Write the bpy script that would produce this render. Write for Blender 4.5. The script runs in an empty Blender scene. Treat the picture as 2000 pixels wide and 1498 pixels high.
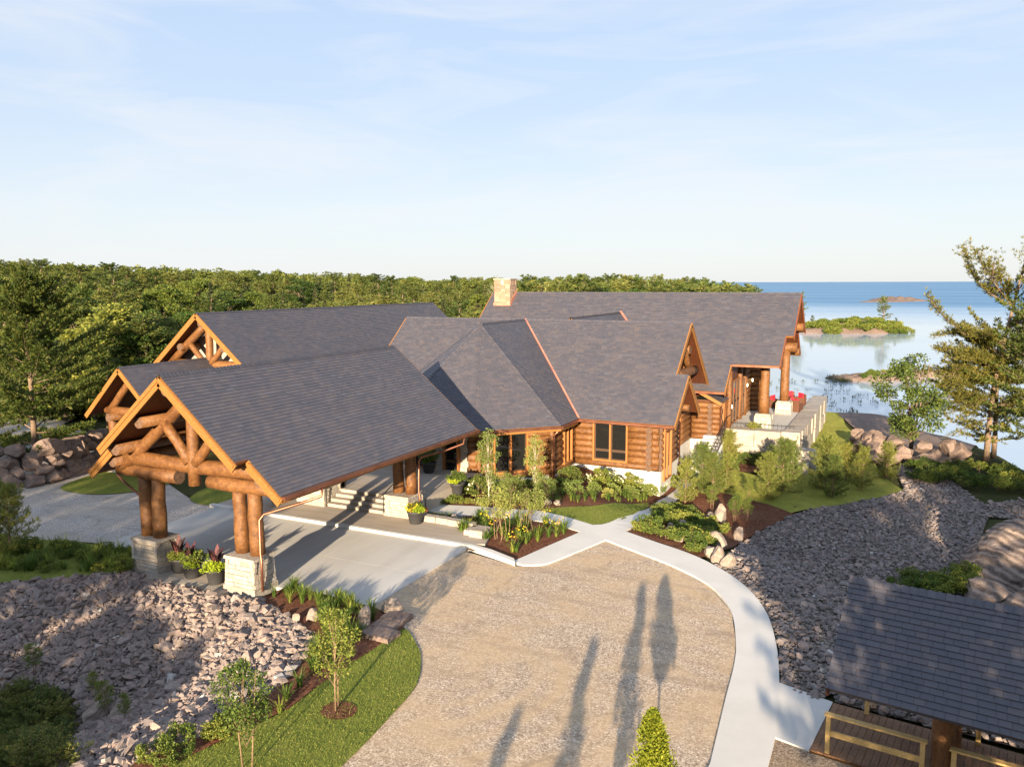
import bpy, bmesh, math, random
import numpy as np
from mathutils import Vector, Matrix

# ------------------------------------------------------------------ camera, sky, sun, exposure
scene = bpy.context.scene
COL = scene.collection
R = math.radians
CAM_YAW, CAM_PITCH, CAM_ROLL, FPX, CAM_H = R(25.9233), R(7.15224), R(-0.18427), 1571.0, 10.0
SUN_ELEV, SUN_AZ = R(11.3), R(14.1)          # light travels towards (-sin az, cos az) in plan

cy_, sy_ = math.cos(CAM_YAW), math.sin(CAM_YAW)
cp_, sp_ = math.cos(CAM_PITCH), math.sin(CAM_PITCH)
def _rot(v):                                  # camera-aligned frame -> building frame
    return np.array([v[0]*cy_ - v[1]*sy_, v[0]*sy_ + v[1]*cy_, v[2]])
_r0, _u0, _f0 = np.array([1, 0, 0.]), np.array([0, sp_, cp_]), np.array([0, cp_, -sp_])
cr_, sr_ = math.cos(CAM_ROLL), math.sin(CAM_ROLL)
VR, VU, VF = _rot(cr_*_r0 + sr_*_u0), _rot(-sr_*_r0 + cr_*_u0), _rot(_f0)
CAMP = np.array([0, 0, CAM_H])

cam_d = bpy.data.cameras.new('camera'); cam = bpy.data.objects.new('camera', cam_d); COL.objects.link(cam)
cam_d.sensor_width = 36.0; cam_d.lens = 36.0*FPX/2000.0; cam_d.clip_start = 0.1; cam_d.clip_end = 40000
mw = Matrix.Identity(4)
for i in range(3):
    mw[i][0], mw[i][1], mw[i][2], mw[i][3] = VR[i], VU[i], -VF[i], CAMP[i]
cam.matrix_world = mw
scene.camera = cam

world = bpy.data.worlds.new('World'); scene.world = world; world.use_nodes = True
wn = world.node_tree; wn.nodes.clear()
w_out = wn.nodes.new('ShaderNodeOutputWorld'); w_bg = wn.nodes.new('ShaderNodeBackground')
w_sky = wn.nodes.new('ShaderNodeTexSky'); w_sky.sky_type = 'NISHITA'; w_sky.sun_disc = False
w_sky.sun_elevation = SUN_ELEV; w_sky.sun_rotation = math.pi - SUN_AZ
w_sky.altitude = 100; w_sky.air_density = 1.0; w_sky.dust_density = 0.6; w_sky.ozone_density = 2.0
SKY_STRENGTH = 0.12
EXPOSURE = 1.7
w_bg.inputs['Strength'].default_value = SKY_STRENGTH
# thin cirrus: stretched noise in the sky's own direction space
w_tc = wn.nodes.new('ShaderNodeTexCoord'); w_map = wn.nodes.new('ShaderNodeMapping')
w_map.inputs['Scale'].default_value = (1.6, 3.2, 11.0); w_map.inputs['Rotation'].default_value = (0.12, 0.05, 0.6)
w_n = wn.nodes.new('ShaderNodeTexNoise'); w_n.inputs['Scale'].default_value = 1.5; w_n.inputs['Detail'].default_value = 9
w_n.inputs['Roughness'].default_value = 0.58; w_n.inputs['Distortion'].default_value = 0.7
w_r = wn.nodes.new('ShaderNodeValToRGB'); w_r.color_ramp.elements[0].position = 0.44; w_r.color_ramp.elements[1].position = 0.74
w_r.color_ramp.elements[0].color = (0, 0, 0, 1); w_r.color_ramp.elements[1].color = (.62, .62, .62, 1)
w_mix = wn.nodes.new('ShaderNodeMixRGB'); w_mix.inputs['Color2'].default_value = (7.0, 7.2, 7.6, 1)
wn.links.new(w_tc.outputs['Generated'], w_map.inputs['Vector']); wn.links.new(w_map.outputs['Vector'], w_n.inputs['Vector'])
wn.links.new(w_n.outputs['Fac'], w_r.inputs['Fac']); wn.links.new(w_r.outputs['Color'], w_mix.inputs['Fac'])
# summer haze: the clear-sky model blended with an even pale haze that thickens towards the horizon all round
w_sep = wn.nodes.new('ShaderNodeSeparateXYZ'); wn.links.new(w_tc.outputs['Generated'], w_sep.inputs[0])
w_hz = wn.nodes.new('ShaderNodeValToRGB'); wn.links.new(w_sep.outputs['Z'], w_hz.inputs['Fac'])
HAZE_STOPS = [(0.0, (.81, .835, .865)), (.08, (.77, .83, .905)), (.20, (.62, .74, .92)), (.36, (.53, .68, .93)), (.6, (.55, .70, .95)), (1.0, (.56, .70, .96))]
while len(w_hz.color_ramp.elements) < len(HAZE_STOPS): w_hz.color_ramp.elements.new(.5)
HZ_GAIN = 1/(2.0**EXPOSURE*SKY_STRENGTH)
for e_, (q_, c_) in zip(w_hz.color_ramp.elements, HAZE_STOPS): e_.position = q_; e_.color = (c_[0], c_[1], c_[2], 1)
w_gain = wn.nodes.new('ShaderNodeMixRGB'); w_gain.blend_type = 'MULTIPLY'; w_gain.inputs['Fac'].default_value = 1; w_gain.inputs['Color2'].default_value = (HZ_GAIN, HZ_GAIN, HZ_GAIN, 1)
wn.links.new(w_hz.outputs['Color'], w_gain.inputs['Color1'])
w_bl = wn.nodes.new('ShaderNodeMixRGB'); w_bl.inputs['Fac'].default_value = .93
wn.links.new(w_sky.outputs['Color'], w_bl.inputs['Color1']); wn.links.new(w_gain.outputs['Color'], w_bl.inputs['Color2'])
w_mix.inputs['Color2'].default_value = (.93*HZ_GAIN, .94*HZ_GAIN, .96*HZ_GAIN, 1)
wn.links.new(w_bl.outputs['Color'], w_mix.inputs['Color1']); wn.links.new(w_mix.outputs['Color'], w_bg.inputs['Color'])
wn.links.new(w_bg.outputs['Background'], w_out.inputs['Surface'])

sun_d = bpy.data.lights.new('sun', 'SUN'); sun = bpy.data.objects.new('sun', sun_d); COL.objects.link(sun)
sun_d.energy = 5.0; sun_d.angle = R(0.6); sun_d.color = (1.0, 0.80, 0.55)
SDIR = Vector((-math.sin(SUN_AZ)*math.cos(SUN_ELEV), math.cos(SUN_AZ)*math.cos(SUN_ELEV), -math.sin(SUN_ELEV)))
sun.rotation_euler = SDIR.to_track_quat('-Z', 'Y').to_euler(); sun.location = (0, -30, 60)

vs = scene.view_settings
vs.view_transform = 'Standard'; vs.look = 'None'; vs.gamma = 1.0; vs.exposure = EXPOSURE; vs.use_curve_mapping = False
scene.cycles.max_bounces = 6; scene.cycles.diffuse_bounces = 3; scene.cycles.glossy_bounces = 3
scene.cycles.transparent_max_bounces = 8; scene.cycles.sample_clamp_indirect = 6

random.seed(11); rng = np.random.default_rng(11)

# ------------------------------------------------------------------ terrain height and pixel -> ground helper
FLAT = np.array([(-9.6, 30.4), (-6.5, 29.0), (-4.4, 26.8), (-2.9, 24.0), (-2.2, 20.5), (-1.2, 19.6), (6, 18.6), (6, -60), (-14.5, -60), (-14.2, 9.0), (-13.5, 12.7),
                 (-13.9, 15.3), (-14.9, 17.1), (-17.9, 18.3), (-19.6, 17.9), (-23.6, 18.2), (-25.3, 17.1), (-27.1, 16.4), (-33, 15.0), (-60, 8),
                 (-400, 8), (-400, 500), (-60, 500), (-32, 120), (-24, 78), (-16.2, 62), (-16.2, 40.5), (-14.8, 36.0), (-11.7, 33.0)])
def smooth(t):
    t = np.clip(t, 0, 1); return t*t*(3-2*t)
def poly_sd(x, y, poly):
    """distance outside a polygon (0 inside), vectorised"""
    x = np.asarray(x, float); y = np.asarray(y, float)
    d2 = np.full(x.shape, 1e18); inside = np.zeros(x.shape, bool)
    n = len(poly)
    for i in range(n):
        ax, ay = poly[i]; bx, by = poly[(i+1) % n]
        ex, ey = bx-ax, by-ay
        t = np.clip(((x-ax)*ex + (y-ay)*ey)/(ex*ex+ey*ey+1e-12), 0, 1)
        d2 = np.minimum(d2, (x-ax-t*ex)**2 + (y-ay-t*ey)**2)
        c = ((ay > y) != (by > y)) & (x < (bx-ax)*(y-ay)/(by-ay+1e-15) + ax)
        inside ^= c
    return np.where(inside, 0.0, np.sqrt(d2)), inside
def height(x, y):
    x = np.asarray(x, float); y = np.asarray(y, float)
    d, _ = poly_sd(x, y, FLAT)
    left = smooth((-10.0 - x)/3.0)*smooth((21 - y)/3.0)
    zl = -3.0*smooth(d/10.0)
    zr = -1.25*smooth(d/5.6)
    z = left*zl + (1-left)*zr
    # shore: the land falls to the lake to the right of and behind the lodge
    s = .914*x + .407*y - 28.3 + .5*np.sin(x*.7+.4)+.4*np.sin(y*.45)
    s = np.where(x > -18, np.maximum(s, y-74.0+.4*np.sin(x)), s - np.maximum(0, -18-x)*.8)
    z = z - 4.2*smooth(s/11.0)
    # wooded hill far to the left
    hill = smooth((np.hypot(x, y)-70)/230.0)*smooth((-x-18)/40.0)
    z = z + 6.0*hill*smooth((-s+10)/20.0)
    z = z + 0.06*np.sin(x*1.3+0.5)*np.sin(y*1.1)*np.clip(d/4, 0, 1)
    return z
def h1(x, y): return float(height(np.array([x]), np.array([y]))[0])
def ray(px, py): return VF*FPX + VR*(px-1000) - VU*(py-749)
def G(px, py):
    """point of the ground seen at a photograph pixel"""
    d = ray(px, py); d = d/np.hypot(d[0], d[1])
    t = np.concatenate([np.arange(4, 60, .1), np.arange(60, 400, .5)])
    X, Y, Z = d[0]*t, d[1]*t, CAM_H + d[2]*t
    below = np.nonzero(Z < height(X, Y))[0]
    if len(below) == 0: return np.array([X[-1], Y[-1], height(X[-1:], Y[-1:])[0]])
    i = below[0]
    return np.array([X[i], Y[i], float(height(X[i:i+1], Y[i:i+1])[0])])
def GX(*pts): return [tuple(G(a, b)[:2]) for a, b in pts]

# ------------------------------------------------------------------ mesh helpers
def link(o, parent=None):
    COL.objects.link(o)
    if parent is not None:
        o.parent = parent
        o.matrix_parent_inverse = Matrix.Translation(-parent.location) if parent.parent is None else Matrix.Identity(4)
    return o
def tag(o, label=None, cat=None, group=None, kind=None):
    if label: o['label'] = label
    if cat: o['category'] = cat
    if group: o['group'] = group
    if kind: o['kind'] = kind
    return o
def thing(name, label, cat, loc=(0, 0, 0), rotz=0, group=None):
    o = bpy.data.objects.new(name, None); COL.objects.link(o)
    o.location = loc; o.rotation_euler = (0, 0, rotz); o.empty_display_size = 0.2
    return tag(o, label, cat, group)
class MB:
    def __init__(s): s.v, s.f, s.m, s.sm = [], [], [], []
    def add(s, verts, faces, mi=0, smooth=False):
        o = len(s.v); s.v += [tuple(map(float, p)) for p in verts]
        for f in faces:
            s.f.append(tuple(o+i for i in f)); s.m.append(mi); s.sm.append(smooth)
        return s
    def box(s, a, b, mi=0):
        (x0, y0, z0), (x1, y1, z1) = a, b
        return s.add([(x0, y0, z0), (x1, y0, z0), (x1, y1, z0), (x0, y1, z0), (x0, y0, z1), (x1, y0, z1), (x1, y1, z1), (x0, y1, z1)],
                     [(0, 3, 2, 1), (4, 5, 6, 7), (0, 1, 5, 4), (1, 2, 6, 5), (2, 3, 7, 6), (3, 0, 4, 7)], mi)
    def frust(s, c, a0, b0, a1, b1, z0, z1, mi=0):
        x, y = c
        return s.add([(x-a0, y-b0, z0), (x+a0, y-b0, z0), (x+a0, y+b0, z0), (x-a0, y+b0, z0), (x-a1, y-b1, z1), (x+a1, y-b1, z1), (x+a1, y+b1, z1), (x-a1, y+b1, z1)],
                     [(0, 3, 2, 1), (4, 5, 6, 7), (0, 1, 5, 4), (1, 2, 6, 5), (2, 3, 7, 6), (3, 0, 4, 7)], mi)
    def obox(s, c, ax, ay, az, mi=0):
        c, ax, ay, az = map(np.array, (c, ax, ay, az))
        q = [c+i*ax+j*ay+k*az for k in (-1, 1) for i, j in ((-1, -1), (1, -1), (1, 1), (-1, 1))]
        return s.add(q, [(0, 3, 2, 1), (4, 5, 6, 7), (0, 1, 5, 4), (1, 2, 6, 5), (2, 3, 7, 6), (3, 0, 4, 7)], mi)
    def beam(s, p0, p1, w, h, mi=0, up=(0, 0, 1)):
        p0, p1, up = np.array(p0, float), np.array(p1, float), np.array(up, float)
        d = (p1-p0); L = np.linalg.norm(d); d /= L
        sd = np.cross(d, up); sd /= np.linalg.norm(sd)+1e-9; u2 = np.cross(sd, d)
        return s.obox((p0+p1)/2, d*L/2, sd*w/2, u2*h/2, mi)
    def tube(s, pts, rad, n=10, cap=True, mi=0, capmi=None, jit=0.0):
        pts = [np.array(p, float) for p in pts]; rings = []
        if not hasattr(rad, '__len__'): rad = [rad]*len(pts)
        ref = None; V = []
        for i, p in enumerate(pts):
            d = pts[min(i+1, len(pts)-1)] - pts[max(i-1, 0)]; d = d/(np.linalg.norm(d)+1e-9)
            if ref is None:
                ref = np.array([0, 0, 1.]) if abs(d[2]) < .9 else np.array([1., 0, 0])
            a = np.cross(d, ref); a /= np.linalg.norm(a)+1e-9; b = np.cross(a, d); ref = b
            ring = []
            for k in range(n):
                t = 2*math.pi*k/n; r = rad[i]*(1+random.uniform(-jit, jit))
                ring.append(len(V)); V.append(p + r*(math.cos(t)*a + math.sin(t)*b))
            rings.append(ring)
        F = []
        for i in range(len(rings)-1):
            for k in range(n):
                F.append((rings[i][k], rings[i+1][k], rings[i+1][(k+1) % n], rings[i][(k+1) % n]))
        o = len(s.v); s.v += [tuple(map(float, p)) for p in V]
        for f in F: s.f.append(tuple(o+i for i in f)); s.m.append(mi); s.sm.append(True)
        if cap:
            cm = mi if capmi is None else capmi
            s.f.append(tuple(o+i for i in rings[0])); s.m.append(cm); s.sm.append(False)
            s.f.append(tuple(o+i for i in reversed(rings[-1]))); s.m.append(cm); s.sm.append(False)
        return s
    def prism(s, poly, z0, z1, mi=0):
        n = len(poly)
        return s.add([(x, y, z0) for x, y in poly]+[(x, y, z1) for x, y in poly],
                     [tuple(range(n-1, -1, -1)), tuple(range(n, 2*n))]+[(i, (i+1) % n, n+(i+1) % n, n+i) for i in range(n)], mi)
    def lathe(s, c, prof, n=20, mi=0):
        x, y, z = c; V = []; F = []
        for r, h in prof:
            for k in range(n):
                t = 2*math.pi*k/n; V.append((x+r*math.cos(t), y+r*math.sin(t), z+h))
        for i in range(len(prof)-1):
            for k in range(n):
                F.append((i*n+k, i*n+(k+1) % n, (i+1)*n+(k+1) % n, (i+1)*n+k))
        return s.add(V, F, mi, True)
    def mesh(s, name, mats):
        me = bpy.data.meshes.new(name); me.from_pydata(s.v, [], s.f)
        for m in (mats if isinstance(mats, (list, tuple)) else [mats]): me.materials.append(m)
        me.polygons.foreach_set('material_index', s.m); me.polygons.foreach_set('use_smooth', s.sm); me.update()
        return me
    def build(s, name, mats, parent=None):
        return link(bpy.data.objects.new(name, s.mesh(name, mats)), parent)
def np_mesh(name, V, F, mat, smooth=False):
    V = np.asarray(V, np.float32); F = np.asarray(F, np.int32); k = F.shape[1]
    me = bpy.data.meshes.new(name); me.vertices.add(len(V)); me.vertices.foreach_set('co', V.ravel())
    me.loops.add(F.size); me.loops.foreach_set('vertex_index', F.ravel())
    me.polygons.add(len(F)); me.polygons.foreach_set('loop_start', np.arange(0, F.size, k, dtype=np.int32))
    me.polygons.foreach_set('use_smooth', np.full(len(F), bool(smooth)))
    me.materials.append(mat); me.update(calc_edges=True)
    return me
def place(name, me, parent=None, loc=None, rotz=None, scale=None):
    o = bpy.data.objects.new(name, me); COL.objects.link(o)
    if parent is not None: o.parent = parent
    if loc is not None: o.location = loc
    if rotz is not None: o.rotation_euler = (0, 0, rotz)
    if scale is not None: o.scale = scale if hasattr(scale, '__len__') else (scale,)*3
    return o

# ------------------------------------------------------------------ materials
def new_mat(name, rough=0.8, spec=0.3, metallic=0.0):
    m = bpy.data.materials.new(name); m.use_nodes = True
    b = m.node_tree.nodes['Principled BSDF']
    b.inputs['Roughness'].default_value = rough; b.inputs['Specular IOR Level'].default_value = spec; b.inputs['Metallic'].default_value = metallic
    return m, m.node_tree, b
def nd(nt, t, **k):
    n = nt.nodes.new(t)
    for a, v in k.items():
        if a in n.inputs: n.inputs[a].default_value = v
        else: setattr(n, a, v)
    return n
def ramp(nt, fac, stops):
    r = nt.nodes.new('ShaderNodeValToRGB'); cr = r.color_ramp
    while len(cr.elements) < len(stops): cr.elements.new(0.5)
    for e, (p, c) in zip(cr.elements, stops):
        e.position = p; e.color = (c[0], c[1], c[2], 1) if hasattr(c, '__len__') else (c, c, c, 1)
    nt.links.new(fac, r.inputs['Fac']); return r.outputs['Color']
def pos(nt, obj=False):
    if obj: return nt.nodes.new('ShaderNodeTexCoord').outputs['Object']
    return nt.nodes.new('ShaderNodeNewGeometry').outputs['Position']
def mapped(nt, v, scale=(1, 1, 1), rot=(0, 0, 0)):
    m = nt.nodes.new('ShaderNodeMapping'); m.inputs['Scale'].default_value = scale; m.inputs['Rotation'].default_value = rot
    nt.links.new(v, m.inputs['Vector']); return m.outputs['Vector']
def noise(nt, v, scale, detail=4, rough=.55, dist=0):
    n = nd(nt, 'ShaderNodeTexNoise', Scale=scale, Detail=detail, Roughness=rough, Distortion=dist); nt.links.new(v, n.inputs['Vector']); return n.outputs['Fac']
def voro(nt, v, scale, out='Color'):
    n = nd(nt, 'ShaderNodeTexVoronoi', Scale=scale); nt.links.new(v, n.inputs['Vector']); return n.outputs[out]
def mixc(nt, fac, a, b, mode='MIX'):
    m = nt.nodes.new('ShaderNodeMixRGB'); m.blend_type = mode
    for s, val in (('Fac', fac), ('Color1', a), ('Color2', b)):
        if hasattr(val, 'is_output'): nt.links.new(val, m.inputs[s])
        elif hasattr(val, '__len__'): m.inputs[s].default_value = (val[0], val[1], val[2], 1)
        else: m.inputs[s].default_value = val if s == 'Fac' else (val, val, val, 1)
    return m.outputs['Color']
def bump(nt, b, hgt, strength=.4, dist=.02):
    n = nd(nt, 'ShaderNodeBump', Strength=strength, Distance=dist); nt.links.new(hgt, n.inputs['Height']); nt.links.new(n.outputs['Normal'], b.inputs['Normal'])
def isl(nt, obj=True):
    r = nt.nodes.new('ShaderNodeNewGeometry').outputs['Random Per Island']
    if not obj: return r
    o = nt.nodes.new('ShaderNodeObjectInfo').outputs['Random']
    a = nt.nodes.new('ShaderNodeMath'); a.operation = 'ADD'; nt.links.new(r, a.inputs[0]); nt.links.new(o, a.inputs[1])
    f = nt.nodes.new('ShaderNodeMath'); f.operation = 'FRACT'; nt.links.new(a.outputs[0], f.inputs[0]); return f.outputs[0]
def col(nt, b, c): nt.links.new(c, b.inputs['Base Color'])

def speckled(name, c1, c2, scale=3, rough=.85, fine=40, amt=.25, bs=.3, bd=.01, obj=False):
    m, nt, b = new_mat(name, rough); p = pos(nt, obj)
    c = ramp(nt, noise(nt, p, scale, 5), [(.3, c1), (.7, c2)])
    f = noise(nt, p, fine, 3)
    c = mixc(nt, amt, c, ramp(nt, f, [(.3, [x*.5 for x in c1]), (.7, [min(1, x*1.4) for x in c2])]))
    col(nt, b, c); bump(nt, b, f, bs, bd); return m

def make_shingle():
    m, nt, b = new_mat('asphalt_shingle', .58, .55); r = isl(nt)
    c = ramp(nt, r, [(0, (.045, .047, .071)), (.25, (.060, .060, .086)), (.5, (.074, .070, .094)), (.75, (.090, .079, .097)), (.92, (.112, .092, .096)), (1, (.098, .104, .142))])
    p = pos(nt); g = noise(nt, p, 1.1, 6, .65); c = mixc(nt, .42, c, ramp(nt, g, [(.3, (.050, .052, .080)), (.5, (.075, .070, .092)), (.7, (.112, .090, .096))]))
    f = noise(nt, p, 90, 2); c = mixc(nt, .3, c, ramp(nt, f, [(.35, .02), (.7, .11)]))
    col(nt, b, c); bump(nt, b, f, .4, .004); return m
def make_log(name, stops, rough=.55):
    m, nt, b = new_mat(name, rough, .4); p = pos(nt)
    w = noise(nt, p, 2.2, 8, .72, 1.2); k = noise(nt, p, 9, 6, .75, .6); s = isl(nt)
    c = ramp(nt, w, stops)
    c = mixc(nt, .42, c, ramp(nt, k, [(.38, (.045, .014, .004)), (.5, (.15, .055, .012)), (.62, (.32, .15, .045))]))
    c = mixc(nt, .25, c, ramp(nt, s, [(0, (.085, .036, .014)), (1, (.26, .125, .045))]))
    fine = noise(nt, p, 30, 3)
    col(nt, b, c); bump(nt, b, mixc(nt, .5, k, fine), .6, .04); return m
MAT = {}
MAT['shingle'] = make_shingle()
MAT['log'] = make_log('stained_log', [(.32, (.045, .019, .009)), (.45, (.105, .044, .016)), (.55, (.165, .074, .025)), (.70, (.25, .132, .055))])
m, nt, b = new_mat('cut_log_end', .75); p = pos(nt, False)
col(nt, b, ramp(nt, noise(nt, p, 9, 4), [(.3, (.075, .042, .028)), (.7, (.15, .09, .06))])); MAT['log_end'] = m
m, nt, b = new_mat('fascia_pine', .55); p = pos(nt)
col(nt, b, ramp(nt, noise(nt, mapped(nt, p, (3, 3, 9)), 3, 5), [(.3, (.20, .085, .022)), (.7, (.30, .14, .038))])); MAT['fascia'] = m
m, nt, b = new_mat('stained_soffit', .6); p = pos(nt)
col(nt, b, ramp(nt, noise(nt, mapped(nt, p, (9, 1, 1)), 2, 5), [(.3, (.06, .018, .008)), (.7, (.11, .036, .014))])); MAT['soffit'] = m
m, nt, b = new_mat('gable_panel', .6); p = pos(nt)
col(nt, b, ramp(nt, noise(nt, mapped(nt, p, (1, 6, 1)), 2, 5), [(.3, (.15, .042, .012)), (.7, (.22, .07, .02))])); MAT['panel'] = m
m, nt, b = new_mat('copper', .38, .5, .75); p = pos(nt)
col(nt, b, ramp(nt, noise(nt, p, 2, 5), [(.3, (.20, .08, .05)), (.7, (.34, .145, .09))])); MAT['copper'] = m
m, nt, b = new_mat('copper_flashing', .45, .5, .35); p = pos(nt)
col(nt, b, ramp(nt, noise(nt, p, 2, 5), [(.3, (.42, .16, .11)), (.7, (.60, .26, .18))])); MAT['flashing'] = m
m, nt, b = new_mat('limestone', .85); p = pos(nt); r = isl(nt)
c = ramp(nt, r, [(0, (.27, .24, .20)), (.3, (.38, .34, .29)), (.6, (.44, .40, .34)), (.85, (.40, .31, .23)), (1, (.33, .32, .31))])
k = noise(nt, p, 6, 6, .65); c = mixc(nt, .35, c, ramp(nt, k, [(.3, (.20, .17, .14)), (.7, (.50, .47, .42))])); col(nt, b, c); bump(nt, b, k, .9, .07); MAT['stone'] = m
MAT['mortar'] = speckled('mortar', (.28, .26, .23), (.36, .335, .30))
m, nt, b = new_mat('tan_chimney_stone', .85); p = pos(nt); r = isl(nt)
c = ramp(nt, r, [(0, (.20, .13, .09)), (.4, (.30, .20, .13)), (.7, (.34, .24, .17)), (1, (.36, .29, .24))]); k = noise(nt, p, 5, 6, .65); c = mixc(nt, .35, c, ramp(nt, k, [(.3, (.17, .10, .07)), (.7, (.40, .31, .24))])); col(nt, b, c); bump(nt, b, k, .8, .05); MAT['tanstone'] = m
m, nt, b = new_mat('white_parging', .8); p = pos(nt)
c = ramp(nt, noise(nt, p, 1.2, 5), [(.3, (.52, .50, .46)), (.7, (.62, .60, .56))]); col(nt, b, c); bump(nt, b, noise(nt, p, 30, 3), .15, .01); MAT['parge'] = m
m, nt, b = new_mat('concrete', .85); p = pos(nt)
c = ramp(nt, noise(nt, mapped(nt, p, (1, .25, 1)), .9, 6, .6), [(.25, (.40, .385, .36)), (.5, (.49, .475, .45)), (.75, (.55, .535, .505))])
c = mixc(nt, .12, c, ramp(nt, noise(nt, p, 60, 2), [(.3, .28), (.7, .62)])); col(nt, b, c); bump(nt, b, noise(nt, p, 45, 3), .15, .006); MAT['concrete'] = m
m, nt, b = new_mat('sidewalk_concrete', .85); p = pos(nt)
c = ramp(nt, noise(nt, p, .8, 6, .6), [(.25, (.50, .485, .455)), (.75, (.60, .58, .55))])
c = mixc(nt, .10, c, ramp(nt, noise(nt, p, 60, 2), [(.3, .4), (.7, .7)])); col(nt, b, c); bump(nt, b, noise(nt, p, 45, 3), .12, .005); MAT['sidewalk'] = m
m, nt, b = new_mat('tinted_walk', .8); p = pos(nt)
c = ramp(nt, noise(nt, mapped(nt, p, (.4, 2, 1)), 1.5, 6, .6), [(.25, (.30, .255, .21)), (.75, (.40, .35, .30))]); col(nt, b, c); bump(nt, b, noise(nt, p, 25, 3), .2, .006); MAT['walk'] = m
def make_gravel(name, dk, md, lt, tan, track=True):
    m, nt, b = new_mat(name, .95, .2); p = pos(nt)
    v = voro(nt, p, 30); sep = nt.nodes.new('ShaderNodeSeparateColor'); nt.links.new(v, sep.inputs[0])
    c = ramp(nt, sep.outputs[0], [(0, dk), (.45, md), (.9, lt), (1, [min(1, x*1.35) for x in lt])])
    big = noise(nt, p, .45, 5, .6, .6)
    c = mixc(nt, ramp(nt, big, [(.40, 0), (.60, .9)]), c, mixc(nt, .65, c, tan))
    if track:
        st = noise(nt, mapped(nt, p, (.25, 1.6, 1), (0, 0, .35)), 1.2, 4, .55, .8)
        c = mixc(nt, ramp(nt, st, [(.50, 0), (.70, .42)]), c, [x*1.1 for x in dk])
        wv_n = nd(nt, 'ShaderNodeTexWave', Scale=.42, Distortion=3.0, Detail=4); wv_n.wave_type = 'RINGS'; wv_n.rings_direction = 'Z'
        mp = nt.nodes.new('ShaderNodeMapping'); mp.inputs['Location'].default_value = (10.5, -17.0, 0); nt.links.new(p, mp.inputs['Vector']); nt.links.new(mp.outputs[0], wv_n.inputs['Vector'])
        msk = noise(nt, p, .22, 3); c = mixc(nt, mixc(nt, 1.0, ramp(nt, wv_n.outputs['Fac'], [(.4, 0), (.85, .9)]), ramp(nt, msk, [(.45, 0), (.6, 1)]), 'MULTIPLY'), c, mixc(nt, .5, c, tan))
        c = mixc(nt, ramp(nt, noise(nt, p, .9, 6, .7, .8), [(.56, 0), (.70, .55)]), c, [x*.95 for x in dk])
    f = noise(nt, p, 35, 3, .7); h2 = mixc(nt, .5, sep.outputs[1], f)
    col(nt, b, c); bump(nt, b, h2, .6, .02); return m
MAT['gravel'] = make_gravel('crushed_gravel', (.22, .16, .115), (.40, .312, .235), (.57, .472, .37), (.50, .365, .225))
MAT['gravel2'] = make_gravel('bare_gravelly_soil', (.13, .095, .07), (.22, .165, .12), (.34, .27, .20), (.28, .20, .12), False)
MAT['road'] = make_gravel('road_gravel', (.20, .18, .165), (.34, .31, .285), (.48, .45, .42), (.38, .33, .275))
m, nt, b = new_mat('mulch', .95, .1); p = pos(nt)
v = voro(nt, mapped(nt, p, (1, 2.2, 1), (0, 0, .5)), 16); sep = nt.nodes.new('ShaderNodeSeparateColor'); nt.links.new(v, sep.inputs[0])
c = ramp(nt, sep.outputs[0], [(0, (.055, .022, .013)), (.5, (.13, .052, .030)), (1, (.22, .10, .06))])
c = mixc(nt, ramp(nt, noise(nt, p, 1.2, 4), [(.45, 0), (.65, .4)]), c, (.19, .10, .065)); col(nt, b, c); bump(nt, b, sep.outputs[1], .9, .04); MAT['mulch'] = m
m, nt, b = new_mat('lawn_turf', .95, .1); p = pos(nt)
c = ramp(nt, noise(nt, p, .9, 6, .65), [(.3, (.11, .15, .025)), (.55, (.19, .215, .04)), (.75, (.32, .29, .085))])
f = noise(nt, p, 28, 4, .7); c = mixc(nt, .45, c, ramp(nt, f, [(.35, (.07, .105, .016)), (.65, (.30, .32, .075))])); col(nt, b, c); bump(nt, b, f, 1.0, .06); MAT['lawn'] = m
m, nt, b = new_mat('dry_lawn_turf', .95, .1); p = pos(nt)
c = ramp(nt, noise(nt, p, .7, 6, .65), [(.3, (.16, .19, .03)), (.55, (.29, .29, .055)), (.75, (.42, .36, .10))])
f = noise(nt, p, 28, 4, .7); c = mixc(nt, .4, c, ramp(nt, f, [(.35, (.11, .14, .02)), (.65, (.42, .40, .10))])); col(nt, b, c); bump(nt, b, f, 1.0, .06); MAT['lawn_dry'] = m
MAT['soil'] = speckled('rocky_soil', (.08, .07, .06), (.17, .14, .115), 1.5, .95, 18, .5, .9, .05)
m, nt, b = new_mat('forest_floor', .95, .1); p = pos(nt)
c = ramp(nt, noise(nt, p, .5, 6, .65), [(.3, (.03, .045, .014)), (.55, (.06, .065, .022)), (.75, (.12, .095, .06))]); f = noise(nt, p, 8, 5, .7)
c = mixc(nt, .4, c, ramp(nt, f, [(.35, (.02, .035, .01)), (.65, (.12, .12, .05))])); col(nt, b, c); bump(nt, b, f, 1.0, .2); MAT['floor'] = m
def make_riprap(name, stops):
    m, nt, b = new_mat(name, .9, .25); r = isl(nt); p = pos(nt)
    c = ramp(nt, r, stops); k = noise(nt, p, 14, 5, .7)
    c = mixc(nt, .4, c, ramp(nt, k, [(.3, (.10, .085, .08)), (.7, (.40, .34, .31))])); col(nt, b, c); bump(nt, b, k, .6, .02); return m
MAT['riprap'] = make_riprap('pink_riprap', [(0, (.10, .08, .074)), (.3, (.18, .135, .12)), (.55, (.25, .18, .152)), (.75, (.165, .14, .13)), (.93, (.31, .205, .165)), (.985, (.24, .215, .20)), (1, (.62, .61, .58))])
MAT['riprap2'] = make_riprap('grey_riprap', [(0, (.092, .083, .083)), (.35, (.165, .14, .137)), (.65, (.22, .175, .163)), (.9, (.29, .20, .17)), (.985, (.21, .20, .195)), (1, (.60, .60, .58))])
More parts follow.
